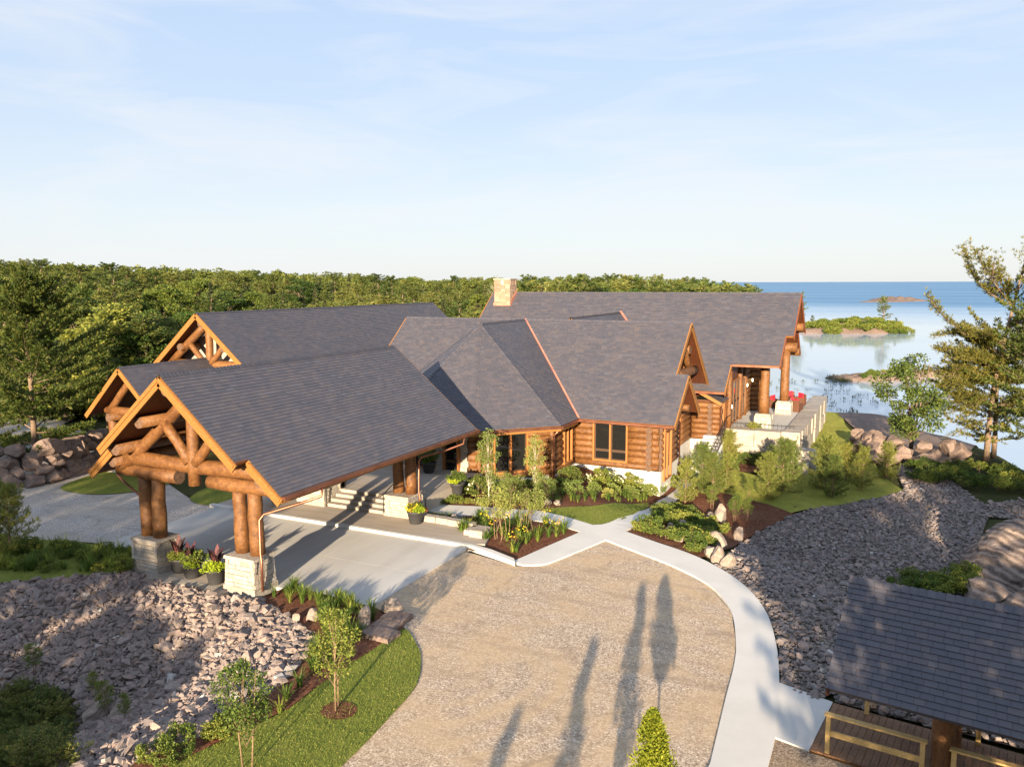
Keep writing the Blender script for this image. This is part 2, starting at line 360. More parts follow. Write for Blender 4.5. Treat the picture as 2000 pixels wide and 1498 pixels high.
def make_rock(name, a, bcol, cc, obj=False):
    m, nt, b = new_mat(name, .88, .25); p = pos(nt, obj)
    w = noise(nt, mapped(nt, p, (.5, .5, 2.2), (.5, .3, 0)), 1.3, 7, .65, 1.6)
    c = ramp(nt, w, [(.28, cc), (.42, a), (.58, bcol), (.75, [x*.75 for x in a])]); k = noise(nt, p, 9, 6, .7)
    c = mixc(nt, .35, c, ramp(nt, k, [(.3, (.07, .055, .047)), (.7, (.36, .30, .26))])); col(nt, b, c); bump(nt, b, mixc(nt, .5, w, k), .8, .08); return m
MAT['rock'] = make_rock('pink_granite', (.135, .085, .068), (.21, .145, .118), (.055, .04, .036))
MAT['outcrop'] = make_rock('banded_outcrop', (.20, .145, .12), (.30, .24, .20), (.05, .036, .032))
m, nt, b = new_mat('streaked_outcrop', .88, .25); p = pos(nt); wv_o = nd(nt, 'ShaderNodeTexWave', Scale=.55, Distortion=7.0, Detail=5); wv_o.wave_type = 'BANDS'; wv_o.bands_direction = 'DIAGONAL'; nt.links.new(mapped(nt, p, (.8, .8, 1.6)), wv_o.inputs['Vector'])
k = noise(nt, p, 6, 7, .7); c = ramp(nt, wv_o.outputs['Fac'], [(.08, (.05, .036, .03)), (.22, (.20, .14, .11)), (.6, (.33, .265, .225)), (.85, (.24, .17, .135)), (1, (.10, .07, .058))])
c = mixc(nt, .35, c, ramp(nt, k, [(.3, (.07, .05, .042)), (.7, (.38, .31, .27))])); col(nt, b, c); bump(nt, b, mixc(nt, .4, wv_o.outputs['Fac'], k), 1.0, .15); MAT['outcrop'] = m
MAT['boulder'] = make_rock('field_boulder', (.24, .185, .15), (.34, .285, .24), (.13, .10, .085))
MAT['blockstone'] = make_rock('quarry_block', (.36, .315, .265), (.46, .42, .365), (.28, .235, .195))
m, nt, b = new_mat('window_glass', .03, .6); b.inputs['Base Color'].default_value = (.012, .012, .012, 1); p = pos(nt)
bump(nt, b, noise(nt, p, .8, 2), .06, .05); MAT['glass'] = m
m, nt, b = new_mat('bronze_window_frame', .5); b.inputs['Base Color'].default_value = (.06, .035, .022, 1); MAT['frame'] = m
m, nt, b = new_mat('stained_casing', .5); b.inputs['Base Color'].default_value = (.30, .12, .035, 1); MAT['casing'] = m
m, nt, b = new_mat('black_iron', .5); b.inputs['Base Color'].default_value = (.015, .014, .014, 1); MAT['iron'] = m
m, nt, b = new_mat('dark_planter', .6); b.inputs['Base Color'].default_value = (.045, .045, .048, 1); MAT['planter'] = m
MAT['wicker'] = speckled('brown_wicker', (.06, .025, .014), (.13, .055, .03), 20, .7, 80)
m, nt, b = new_mat('red_cushion', .9); b.inputs['Base Color'].default_value = (.62, .02, .04, 1); MAT['red'] = m
MAT['deck'] = speckled('brown_deck_board', (.12, .062, .032), (.24, .13, .07), 2.5, .75, 25, .4)
MAT['lumber'] = speckled('pale_lumber', (.56, .36, .13), (.68, .46, .19), 3, .65, 25, .2)
m, nt, b = new_mat('lamp_glow'); b.inputs['Emission Color'].default_value = (1, .78, .45, 1); b.inputs['Emission Strength'].default_value = 2.5; MAT['glow'] = m
def make_leaf(name, stops, trans=.35, sat=.12):
    m = bpy.data.materials.new(name); m.use_nodes = True; nt = m.node_tree; nt.nodes.clear()
    out = nt.nodes.new('ShaderNodeOutputMaterial'); d = nt.nodes.new('ShaderNodeBsdfPrincipled'); t = nt.nodes.new('ShaderNodeBsdfTranslucent'); mx = nt.nodes.new('ShaderNodeMixShader')
    d.inputs['Roughness'].default_value = .6; d.inputs['Specular IOR Level'].default_value = .25
    r = isl(nt, False); ob = nt.nodes.new('ShaderNodeObjectInfo').outputs['Random']
    c = ramp(nt, r, stops)
    h = nt.nodes.new('ShaderNodeHueSaturation'); nt.links.new(c, h.inputs['Color'])
    mr = nd(nt, 'ShaderNodeMapRange'); nt.links.new(ob, mr.inputs['Value']); mr.inputs['To Min'].default_value = .5-.035; mr.inputs['To Max'].default_value = .5+.03
    nt.links.new(mr.outputs[0], h.inputs['Hue'])
    mv = nd(nt, 'ShaderNodeMapRange'); nt.links.new(ob, mv.inputs['Value']); mv.inputs['To Min'].default_value = 1.45; mv.inputs['To Max'].default_value = .72
    nt.links.new(mv.outputs[0], h.inputs['Value'])
    nt.links.new(h.outputs[0], d.inputs['Base Color']); nt.links.new(h.outputs[0], t.inputs['Color'])
    mx.inputs[0].default_value = trans; nt.links.new(d.outputs[0], mx.inputs[1]); nt.links.new(t.outputs[0], mx.inputs[2]); nt.links.new(mx.outputs[0], out.inputs['Surface'])
    return m
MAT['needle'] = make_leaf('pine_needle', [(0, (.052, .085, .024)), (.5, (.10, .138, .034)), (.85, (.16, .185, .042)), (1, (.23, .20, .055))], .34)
MAT['needle_near'] = make_leaf('sunny_pine_needle', [(0, (.065, .09, .02)), (.4, (.115, .14, .028)), (.8, (.185, .195, .042)), (1, (.27, .22, .06))], .4)  # brighter copy of the pine needle: sunlit look put into the colour
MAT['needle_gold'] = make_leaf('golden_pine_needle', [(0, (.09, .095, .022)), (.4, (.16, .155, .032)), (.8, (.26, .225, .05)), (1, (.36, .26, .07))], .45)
MAT['needle2'] = make_leaf('young_pine_needle', [(0, (.075, .10, .022)), (.5, (.13, .16, .032)), (1, (.21, .23, .055))], .3)
MAT['spruce'] = make_leaf('spruce_needle', [(0, (.025, .04, .02)), (.6, (.048, .065, .026)), (1, (.08, .085, .032))], .2)
MAT['leaf'] = make_leaf('broad_leaf', [(0, (.068, .112, .022)), (.5, (.128, .175, .032)), (1, (.23, .255, .05))], .42)
MAT['leaf_dark'] = make_leaf('dark_leaf', [(0, (.040, .072, .016)), (.5, (.075, .115, .024)), (1, (.13, .165, .036))], .35)
MAT['leaf_light'] = make_leaf('pale_leaf', [(0, (.13, .17, .035)), (.5, (.20, .245, .055)), (1, (.30, .33, .10))], .4)
MAT['leaf_lime'] = make_leaf('lime_leaf', [(0, (.20, .30, .02)), (1, (.40, .50, .04))], .4)
MAT['leaf_gold'] = make_leaf('golden_cedar', [(0, (.10, .13, .012)), (.5, (.21, .23, .02)), (1, (.36, .35, .035))], .35)
MAT['leaf_purple'] = make_leaf('purple_leaf', [(0, (.018, .010, .012)), (.6, (.045, .018, .018)), (1, (.10, .035, .03))], .2)
MAT['blade'] = make_leaf('grass_blade', [(0, (.065, .12, .018)), (.5, (.12, .18, .03)), (1, (.21, .25, .055))], .4)
MAT['turf'] = make_leaf('turf_blade', [(0, (.085, .13, .02)), (.5, (.17, .215, .035)), (.9, (.27, .28, .06)), (1, (.40, .33, .12))], .4)
MAT['turf_dry'] = make_leaf('dry_turf_blade', [(0, (.14, .18, .025)), (.5, (.27, .28, .05)), (1, (.45, .38, .11))], .4)
MAT['petal_w'] = make_leaf('white_petal', [(0, (.62, .64, .40)), (1, (.80, .80, .62))], .2)
MAT['petal_y'] = make_leaf('yellow_petal', [(0, (.75, .45, .02)), (1, (.85, .62, .05))], .2)
MAT['petal_r'] = make_leaf('red_petal', [(0, (.45, .02, .015)), (1, (.70, .20, .02))], .2)
MAT['bark'] = speckled('pine_bark', (.11, .075, .052), (.23, .165, .115), 5, .95, 25, .5, .8, .04, True)
MAT['bark_pale'] = speckled('pale_bark', (.40, .34, .27), (.58, .52, .44), 6, .85, 25, .3, .4, .02, True)
MAT['stem'] = speckled('brown_stem', (.14, .09, .055), (.26, .18, .11), 6, .9, 25, .3, .4, .02, True)
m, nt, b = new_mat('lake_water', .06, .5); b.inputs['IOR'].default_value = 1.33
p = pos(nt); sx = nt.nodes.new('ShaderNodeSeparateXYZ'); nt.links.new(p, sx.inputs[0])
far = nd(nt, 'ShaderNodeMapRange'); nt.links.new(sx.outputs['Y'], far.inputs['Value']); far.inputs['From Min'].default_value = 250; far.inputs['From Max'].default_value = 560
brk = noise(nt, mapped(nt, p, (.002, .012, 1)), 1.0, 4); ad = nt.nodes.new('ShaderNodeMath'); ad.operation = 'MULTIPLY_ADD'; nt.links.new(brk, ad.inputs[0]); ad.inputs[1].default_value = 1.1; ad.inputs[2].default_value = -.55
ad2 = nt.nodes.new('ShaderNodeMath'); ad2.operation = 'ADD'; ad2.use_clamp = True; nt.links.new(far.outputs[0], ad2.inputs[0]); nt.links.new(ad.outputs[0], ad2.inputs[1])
wv = noise(nt, mapped(nt, p, (.5, 1.1, 1)), 1.0, 6, .6, .4)
bp = nd(nt, 'ShaderNodeBump', Distance=.5); nt.links.new(wv, bp.inputs['Height'])
ms = nd(nt, 'ShaderNodeMapRange'); nt.links.new(ad2.outputs[0], ms.inputs['Value']); ms.inputs['To Min'].default_value = .012; ms.inputs['To Max'].default_value = .5
nt.links.new(ms.outputs[0], bp.inputs['Strength']); nt.links.new(bp.outputs['Normal'], b.inputs['Normal'])
col(nt, b, ramp(nt, ad2.outputs[0], [(0, (.42, .52, .62)), (.35, (.32, .45, .58)), (.8, (.17, .31, .47)), (1, (.13, .265, .43))]));  # pale near water: bright sky reflection put into the base colour
sp_w = nd(nt, 'ShaderNodeMapRange'); nt.links.new(ad2.outputs[0], sp_w.inputs['Value']); sp_w.inputs['To Min'].default_value = .5; sp_w.inputs['To Max'].default_value = .03; nt.links.new(sp_w.outputs[0], b.inputs['Specular IOR Level'])
rg_w = nd(nt, 'ShaderNodeMapRange'); nt.links.new(ad2.outputs[0], rg_w.inputs['Value']); rg_w.inputs['To Min'].default_value = .04; rg_w.inputs['To Max'].default_value = .45; nt.links.new(rg_w.outputs[0], b.inputs['Roughness']); MAT['water'] = m

# ================================================================== GROUND, LAKE, PAVING
def catmull(pts, n=5, closed=True):
    P = [np.array(p, float) for p in pts]; out = []; N = len(P)
    for i in range(N if closed else N-1):
        if closed: a, b, c, d = P[i-1], P[i], P[(i+1) % N], P[(i+2) % N]
        else: a, b, c, d = P[max(i-1, 0)], P[i], P[i+1], P[min(i+2, N-1)]
        for k in range(n):
            t = k/n
            out.append(.5*((2*b)+(-a+c)*t+(2*a-5*b+4*c-d)*t*t+(-a+3*b-3*c+d)*t**3))
    if not closed: out.append(P[-1])
    return out
def patch(name, poly, off, mat, cell=1.0, skirt=0.0, kind='structure', parent=None, flat=None):
    bm = bmesh.new()
    vs_ = [bm.verts.new((float(p[0]), float(p[1]), 0)) for p in poly]
    bm.faces.new(vs_); bmesh.ops.triangulate(bm, faces=bm.faces[:])
    xs = [p[0] for p in poly]; ys = [p[1] for p in poly]
    for ax, lo, hi in ((0, min(xs), max(xs)), (1, min(ys), max(ys))):
        q = math.floor(lo/cell)*cell+cell
        while q < hi:
            co = (q, 0, 0) if ax == 0 else (0, q, 0); no = (1, 0, 0) if ax == 0 else (0, 1, 0)
            bmesh.ops.bisect_plane(bm, geom=bm.verts[:]+bm.edges[:]+bm.faces[:], plane_co=co, plane_no=no, dist=1e-5)
            q += cell
    bmesh.ops.recalc_face_normals(bm, faces=bm.faces[:])
    if sum(f.normal.z*f.calc_area() for f in bm.faces) < 0: bmesh.ops.reverse_faces(bm, faces=bm.faces[:])
    X = np.array([v.co.x for v in bm.verts]); Y = np.array([v.co.y for v in bm.verts]); Z = height(X, Y) if flat is None else np.full(len(X), flat)
    for v, z in zip(bm.verts, Z): v.co.z = z+off
    if skirt:
        be = [e for e in bm.edges if e.is_boundary]
        r = bmesh.ops.extrude_edge_only(bm, edges=be)
        for g in r['geom']:
            if isinstance(g, bmesh.types.BMVert): g.co.z -= skirt
    me = bpy.data.meshes.new(name); bm.to_mesh(me); bm.free(); me.materials.append(mat)
    o = link(bpy.data.objects.new(name, me), parent)
    if parent is None: tag(o, kind=kind)
    return o
def pip(poly, x, y):
    return poly_sd(np.asarray(x), np.asarray(y), np.array(poly))[1]

# ground: one sheet, finer near the lodge
gx = np.unique(np.concatenate([np.arange(-800, -120, 40), np.arange(-120, -46, 6), np.arange(-46, 16, .6), np.arange(16, 60, 4), np.arange(60, 161, 25)]))
gy = np.unique(np.concatenate([np.arange(-160, -20, 20), np.arange(-20, 4, 3), np.arange(4, 92, .6), np.arange(92, 200, 6), np.arange(200, 801, 40)]))
XX, YY = np.meshgrid(gx, gy); ZZ = height(XX, YY)-.10
nx_, ny_ = len(gx), len(gy); idx = np.arange(nx_*ny_).reshape(ny_, nx_)
Fq = np.stack([idx[:-1, :-1], idx[:-1, 1:], idx[1:, 1:], idx[1:, :-1]], -1).reshape(-1, 4)
tag(place('ground', np_mesh('ground', np.stack([XX, YY, ZZ], -1).reshape(-1, 3), Fq, MAT['floor'], True)), kind='structure')
LAKE_Z = -4.0
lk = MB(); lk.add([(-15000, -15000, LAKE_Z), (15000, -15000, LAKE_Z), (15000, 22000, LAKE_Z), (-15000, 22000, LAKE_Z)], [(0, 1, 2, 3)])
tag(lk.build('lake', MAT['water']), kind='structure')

# gravel court in front and gravel road to the left
court = GX((912, 1078), (1008, 1106), (1060, 1105), (1100, 1092), (1183, 1056), (1236, 1076), (1311, 1106), (1385, 1145), (1428, 1195), (1438, 1255), (1434, 1305), (1417, 1370), (1387, 1495)) + \
    [(-3.4, 12), (-3.2, 4), (-3, -10), (-14, -12), (-11.5, 4)] + GX((668, 1496), (755, 1408), (813, 1342), (822, 1285), (803, 1240), (780, 1215), (735, 1190), (715, 1180))
patch('gravel_court', court, -.012, MAT['gravel'], 1.2)
road = [(-27.3, 20.2), (-27.3, 26.6), (-25.2, 27.6), (-27.5, 30.5)] + GX((372, 975), (300, 925), (228, 862), (120, 830)) + [(-60, 46), (-70, 36), (-60, 24)] + GX((-60, 1010), (5, 1045), (60, 1052), (130, 1056), (200, 1062), (240, 1062))
patch('gravel_road', road, -.015, MAT['road'], 1.5)

# concrete drive slab in panels, raised walk with kerb, sidewalks
slab = tag(MB().box((-27.4, 19.62, -.30), (-14.45, 25.75, -.004)).build('concrete_drive', MAT['mortar']), kind='structure')
xs_ = [-27.4, -23.1, -18.75, -14.42]; ys_ = [19.6, 22.7, 25.78]
for i in range(3):
    for j in range(2):
        g_ = .006
        MB().box((xs_[i]+g_, ys_[j]+g_, -.25), (xs_[i+1]-g_, ys_[j+1]-g_, .03)).build('panel', MAT['concrete'], slab)
wk = [(-27.5, 25.8), (-14.3, 25.8), (-13.9, 26.2), (-14.2, 27.2), (-14.6, 28.2), (-18.2, 28.4), (-24.8, 28.2), (-27.5, 28.2)]
walk = tag(MB().prism([(p[0], p[1]+.16) if p[1] < 26.0 else p for p in wk], -.2, .125).build('entrance_walk', MAT['walk']), kind='structure')
kerb = tag(MB().prism([(-27.7, 25.78), (-14.3, 25.78)] + GX((960, 1087), (1006, 1105), (1004, 1098), (960, 1081)) + [(-14.35, 25.98), (-27.7, 25.98)], -.2, .14).build('kerb', MAT['sidewalk']), kind='structure')
side1 = catmull(GX((1183, 1057), (1098, 1092), (1062, 1105), (1022, 1106)), 5, False) + GX((1003, 1098), (1070, 1068), (1133, 1041), (1073, 1023), (1010, 1013), (945, 1010), (905, 1009), (850, 1003)) + GX((826, 998), (828, 984), (880, 988)) + \
    GX((935, 991), (1005, 996), (1058, 1000), (1110, 1012), (1158, 1027), (1176, 1027), (1190, 1023), (1236, 1007), (1286, 979), (1321, 957), (1330, 932), (1348, 914), (1400, 910), (1425, 914), (1368, 932), (1345, 953), (1322, 978), (1281, 1004), (1232, 1034), (1221, 1040))
side2 = GX((1221, 1040)) + catmull(GX((1230, 1043), (1286, 1063), (1361, 1090), (1440, 1134), (1491, 1190), (1515, 1258), (1522, 1340), (1516, 1430), (1502, 1495)), 4, False)
inner = catmull(GX((1387, 1495), (1417, 1370), (1434, 1302), (1437, 1252), (1426, 1192), (1383, 1143), (1311, 1106), (1240, 1078), (1183, 1057)), 4, False)
sw = side2 + [(-2.05, 12), (-1.9, 4), (-1.9, -10), (-3.1, -10), (-3.2, 4), (-3.4, 12)] + inner
patch('sidewalk', sw, .045, MAT['sidewalk'], 1.5, .18)
patch('garden_path', side1, .04, MAT['sidewalk'], 1.5, .18)
pad = [(-2.35, 20.1), (-1.05, 19.65), (-1.35, 17.3), (-2.1, 17.5)]
patch('concrete_pad', pad, .035, MAT['sidewalk'], 1.5, .2)

# lawns
lawn_lens = catmull(GX((1058, 996), (1110, 1013), (1175, 1027), (1235, 1008), (1268, 984), (1225, 985), (1170, 988), (1110, 991)), 4)
LAWNS = []
def lawn(name, poly, off=.02, cell=1.0, dry=False):
    LAWNS.append((poly, dry)); return patch(name, poly, off, MAT['lawn_dry' if dry else 'lawn'], cell)
lawn('lawn', lawn_lens)
lawn('lawn', catmull(GX((788, 1228), (815, 1262), (822, 1290), (813, 1342), (757, 1408), (670, 1495), (560, 1580), (300, 1580), (340, 1495), (402, 1466), (480, 1428), (563, 1388), (650, 1323), (736, 1266)), 4))
lawn_house = GX((1363, 936), (1425, 918), (1480, 930), (1536, 908), (1552, 895), (1568, 870), (1582, 840), (1610, 792), (1650, 828), (1690, 878), (1725, 930), (1764, 958), (1700, 976), (1600, 992), (1545, 1003), (1500, 985), (1440, 970), (1385, 958))
lawn('lawn', lawn_house, dry=True)
lawn('lawn', catmull(GX((118, 955), (150, 938), (215, 918), (262, 915), (330, 925), (330, 945), (270, 960), (180, 966)), 4))
lawn('lawn', catmull(GX((371, 975), (400, 955), (450, 945), (560, 945), (600, 955), (560, 968), (455, 978), (430, 985), (395, 986)), 4))
lawn('grass_bank', GX((-40, 1030), (40, 1055), (130, 1058), (225, 1072), (262, 1082), (262, 1116), (130, 1132), (0, 1142), (-60, 1140)), .05, .7)
# mulch beds
def bed(poly, off=.02, cell=1.0): return patch('mulch_bed', poly, off, MAT['mulch'], cell)
bed(GX((822, 985), (880, 989), (935, 992), (1005, 997), (1058, 1000), (1110, 1014), (1176, 1028), (1236, 1009), (1286, 981), (1322, 958), (1332, 930)) + [(-11.1, 43.5), (-11.3, 40.6), (-15.9, 40.6), (-16.1, 37.5), (-19.0, 34.5), (-18.6, 31.0)], .0)
bed(GX((905, 1009), (945, 1010), (1073, 1023), (1134, 1041), (1004, 1101), (960, 1084), (912, 1074), (893, 1042)))
bed(GX((1221, 1040), (1286, 1064), (1361, 1091), (1400, 1085), (1440, 1064), (1476, 1042), (1548, 1006), (1556, 990), (1500, 984), (1440, 969), (1385, 957), (1368, 933), (1345, 953), (1322, 980), (1281, 1006), (1232, 1036)), .01)
bed(GX((1352, 945), (1368, 930), (1395, 905), (1440, 895), (1530, 900), (1500, 925), (1425, 920)), .03)
bed(GX((507, 1172), (535, 1160), (565, 1146), (640, 1164), (735, 1190), (790, 1212), (788, 1230), (736, 1266), (650, 1323), (563, 1388), (480, 1428), (402, 1466), (340, 1496), (280, 1530), (220, 1530), (275, 1484), (375, 1446), (450, 1416), (540, 1348), (578, 1310), (616, 1262), (612, 1240)), .03)

# ------------------------------------------------------------------ loose rock (riprap)
def hull_proto(n, flat=.62, seed=0):
    rr = np.random.default_rng(seed); p = rr.normal(size=(n, 3)); p /= np.linalg.norm(p, axis=1)[:, None]; p *= rr.uniform(.75, 1.15, (n, 1)); p *= np.array([1.0, rr.uniform(.6, .85), flat*rr.uniform(.7, 1.2)])
    bm = bmesh.new()
    for q in p: bm.verts.new(q)
    bmesh.ops.convex_hull(bm, input=bm.verts[:]); bmesh.ops.triangulate(bm, faces=bm.faces[:])
    dead = [v for v in bm.verts if not v.link_faces]
    for v in dead: bm.verts.remove(v)
    bm.verts.index_update()
    V = np.array([v.co[:] for v in bm.verts]); F = np.array([[v.index for v in f.verts] for f in bm.faces]); bm.free()
    return V, F
PROTO = [hull_proto(11+i % 4, .6, 40+i) for i in range(10)]
def rotm(n):
    a = rng.uniform(0, 2*np.pi, n); t = rng.normal(0, .35, n); u = rng.normal(0, .35, n)
    ca, sa, ct, st, cu, su = np.cos(a), np.sin(a), np.cos(t), np.sin(t), np.cos(u), np.sin(u); z = np.zeros(n); o = np.ones(n)
    Rz = np.stack([ca, -sa, z, sa, ca, z, z, z, o], -1).reshape(n, 3, 3); Rx = np.stack([o, z, z, z, ct, -st, z, st, ct], -1).reshape(n, 3, 3); Ry = np.stack([cu, z, su, z, o, z, -su, z, cu], -1).reshape(n, 3, 3)
    return Rz @ Rx @ Ry
def riprap(name, poly, count, smin, smax, mat, n_near, excl=()):
    base = patch(name, poly, -.02, MAT['soil'], .8)
    P = np.array(poly); lo, hi = P.min(0), P.max(0)
    pts = np.empty((0, 2))
    while len(pts) < count:
        q = rng.uniform(lo, hi, (count*2, 2)); q = q[pip(poly, q[:, 0], q[:, 1])]
        for e in excl: q = q[~pip(e, q[:, 0], q[:, 1])]
        pts = np.vstack([pts, q])
    pts = pts[:count]; size = smin*(smax/smin)**(rng.beta(1.2, 2.9, count)); z = height(pts[:, 0], pts[:, 1]) + size*rng.uniform(-.05, .35, count)
    pos3 = np.column_stack([pts, z]); dist = np.linalg.norm(pos3-CAMP, axis=1); rank = np.argsort(-(size/dist)); near = np.zeros(count, bool); near[rank[:n_near]] = True
    Rm = rotm(count); which = rng.integers(0, len(PROTO), count); VV, FF, o = [], [], 0
    for k, (V, F) in enumerate(PROTO):
        ii = np.nonzero((which == k) & ~near)[0]
        if len(ii) == 0: continue
        W = np.einsum('nij,vj->nvi', Rm[ii], V)*size[ii][:, None, None] + pos3[ii][:, None, :]
        FF.append((F[None]+(np.arange(len(ii))*len(V))[:, None, None]).reshape(-1, 3)+o); VV.append(W.reshape(-1, 3)); o += W.shape[0]*len(V)
    tag(place('loose_stones', np_mesh('loose_stones', np.vstack(VV), np.vstack(FF), mat), base), kind='stuff')
    protos = [np_mesh('stone', V, F, mat) for V, F in PROTO]
    for i in np.nonzero(near)[0]:
        s = place('stone', protos[which[i]], base)
        m4 = Matrix.Translation(pos3[i].tolist()) @ Matrix(Rm[i].tolist()).to_4x4() @ Matrix.Scale(float(size[i]), 4); s.matrix_local = m4
    return base
left_rip = GX((-70, 1142), (0, 1140), (130, 1131), (262, 1118), (300, 1138), (380, 1150), (455, 1172), (508, 1173), (612, 1240), (616, 1262), (578, 1310), (540, 1348), (450, 1416), (375, 1446), (275, 1484), (200, 1530), (-70, 1540))
left_garden = GX((-70, 1345), (60, 1335), (150, 1365), (160, 1430), (110, 1500), (60, 1535), (-70, 1540))
riprap('rock_slope', left_rip, 21000, .036, .34, MAT['riprap'], 180, (left_garden,))
right_rip = GX((1548, 1006), (1600, 992), (1700, 976), (1768, 958), (1752, 918), (1765, 898), (1800, 905), (1850, 935), (1925, 985), (2060, 975), (2060, 1010), (1930, 1010), (1895, 1100), (1890, 1165), (1760, 1135), (1700, 1200), (1640, 1340), (1600, 1375), (1545, 1352), (1527, 1335), (1520, 1255), (1495, 1190), (1443, 1133), (1395, 1105), (1420, 1092), (1443, 1064), (1477, 1043))
riprap('rock_swale', right_rip, 22000, .034, .27, MAT['riprap2'], 120)
patch('bare_ground', [(-2.15, 17.5), (-1.3, 17.25), (6, 16.2), (6, 4), (-1.9, 4), (-2.05, 12)], .0, MAT['gravel2'], 1.5)
# stone bank under the pavilion walk
riprap('rock_bank', [(-1.0, 19.8), (6, 19.2), (6, 23.5), (-1.6, 23.0)], 1500, .09, .3, MAT['riprap2'], 60)

# ================================================================== ROOFS
SK = .8333
def frame_of(poly):
    p0, p1 = poly[0], poly[1]; e = p1-p0; e /= np.linalg.norm(e)
    n = np.zeros(3)
    for i in range(len(poly)):
        a, b = poly[i], poly[(i+1) % len(poly)]; n += np.cross(a, b)
    n /= np.linalg.norm(n)
    if n[2] < 0: n = -n
    s = np.cross(n, e)
    if s[2] < 0: s = -s
    return p0, e, s, n
def tabs(poly, expo, wmin, wmax):
    """shingle tabs over one roof plane: rows of trapezoids, (n,6,3) vertices"""
    poly = [np.array(p, float) for p in poly]; p0, e, s, n = frame_of(poly)
    A = np.array([(p-p0) @ e for p in poly]); B = np.array([(p-p0) @ s for p in poly]); N = len(poly); out = []
    def span(b):
        xs = []
        for i in range(N):
            b0, b1 = B[i], B[(i+1) % N]
            if (b0 <= b) != (b1 <= b): xs.append(A[i]+(A[(i+1) % N]-A[i])*(b-b0)/(b1-b0))
        return (min(xs), max(xs)) if len(xs) > 1 else None
    bmax = B.max(); row = 0; b = 0.0
    while b < bmax-.02:
        bt = min(b+expo, bmax-.004)
        lo, hi = span(b+.003), span(bt)
        if lo is None: b += expo; continue
        if hi is None: hi = lo
        cuts = []; a = max(lo[0], hi[0])+random.uniform(.05, wmax)
        end = min(lo[1], hi[1])-.06
        while a < end: cuts.append(a); a += random.uniform(wmin, wmax)
        L = [(lo[0], hi[0])]+[(c, c) for c in cuts]+[(lo[1], hi[1])]
        for i in range(len(L)-1):
            t = .026; g = .007 if i else 0
            q = [(L[i][0]+g, b-.012, t), (L[i+1][0], b-.012, t), (L[i+1][1], bt+.01, .006), (L[i][1]+g, bt+.01, .006), (L[i][0]+g, b-.010, t-.010), (L[i+1][0], b-.010, t-.010)]
            out.append([p0+e*x+s*y+n*z for x, y, z in q])
        b += expo; row += 1
    return np.array(out)
TABF = np.array([(0, 1, 2), (0, 2, 3), (4, 5, 1), (4, 1, 0), (4, 0, 3), (1, 5, 2)])
def shingle_mesh(T, name='shingles'):
    n = len(T); return np_mesh(name, T.reshape(-1, 3), (TABF[None]+(np.arange(n)*6)[:, None, None]).reshape(-1, 3), MAT['shingle'])
def roof(parent, name, planes, expo=.15, wmin=.2, wmax=.42, th=.16, near=0, lines=(), capw=.15, edge='fascia'):
    """planes: list of polygons (first edge the eave) -> part with deck, shingles, ridge caps"""
    d = MB()
    for poly in planes:
        poly = [np.array(p, float) for p in poly]; _, _, _, n = frame_of(poly); N = len(poly)
        c = np.cross(poly[1]-poly[0], poly[2]-poly[1])
        if c[2] < 0: poly = poly[::-1]
        d.add(poly, [tuple(range(N))], 0); d.add([p-n*th for p in poly], [tuple(range(N-1, -1, -1))], 1)
        d.add(poly+[p-n*th for p in poly], [(i, N+i, N+(i+1) % N, (i+1) % N) for i in range(N)], 2)
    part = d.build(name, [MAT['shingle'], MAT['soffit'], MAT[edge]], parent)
    T = np.concatenate([tabs(p, *( (expo, wmin, wmax) if not isinstance(expo, list) else expo[i])) for i, p in enumerate(planes)])
    if near:
        dist = np.linalg.norm(T[:, :4].mean(1)-CAMP, axis=1)
        full = np.linalg.norm(T[:, 1]-T[:, 0], axis=1) > wmin*.9
        rank = np.argsort(np.where(full, dist, 1e9))[:near]; keep = np.ones(len(T), bool); keep[rank] = False
        for i in rank:
            o = T[i, 0]; me = np_mesh('shingle', T[i]-o, TABF, MAT['shingle']); s = place('shingle', me, part); s.matrix_parent_inverse = Matrix.Identity(4); s.location = o.tolist()
        T = T[keep]
    tag(place('shingles', shingle_mesh(T), part), kind='stuff')
    if lines:
        V, F = [], []
        for p0, p1, na, nb in lines:            # hip and ridge caps folded over both planes
            p0, p1, na, nb = (np.array(q, float) for q in (p0, p1, na, nb)); L = np.linalg.norm(p1-p0); dr = (p1-p0)/L; k = max(1, int(L/.16))
            na /= np.linalg.norm(na); nb /= np.linalg.norm(nb)
            sa, sb = np.cross(na, dr), np.cross(nb, dr)
            if sa[2] > 0: sa = -sa
            if sb[2] > 0: sb = -sb
            for i in range(k):
                a = p0+dr*(L*i/k); b_ = p0+dr*(L*(i+1.15)/k); u = .045; w = .02; up = (na+nb); up /= np.linalg.norm(up); o = len(V)
                V += [a+up*u, a+sa*capw+na*u*.9, b_+sa*capw+na*w, b_+up*w, b_+sb*capw+nb*w, a+sb*capw+nb*u*.9]
                F += [(o, o+1, o+2), (o, o+2, o+3), (o, o+3, o+4), (o, o+4, o+5)]
        place('ridge_cap', np_mesh('ridge_cap', np.array(V), np.array(F), MAT['shingle']), part)
    return part
def child_box(parent, name, mat, *beams):
    m = MB()
    for p0, p1, w, h in beams: m.beam(p0, p1, w, h)
    return m.build(name, mat, parent)
def gutter(parent, p0, p1, out):
    """half-round-ish copper gutter below an eave"""
    p0, p1 = np.array(p0, float), np.array(p1, float); o = np.array(out, float)*.07
    m = MB(); m.beam(p0+o-np.array([0, 0, .08]), p1+o-np.array([0, 0, .08]), .13, .12); return m.build('gutter', MAT['copper'], parent)

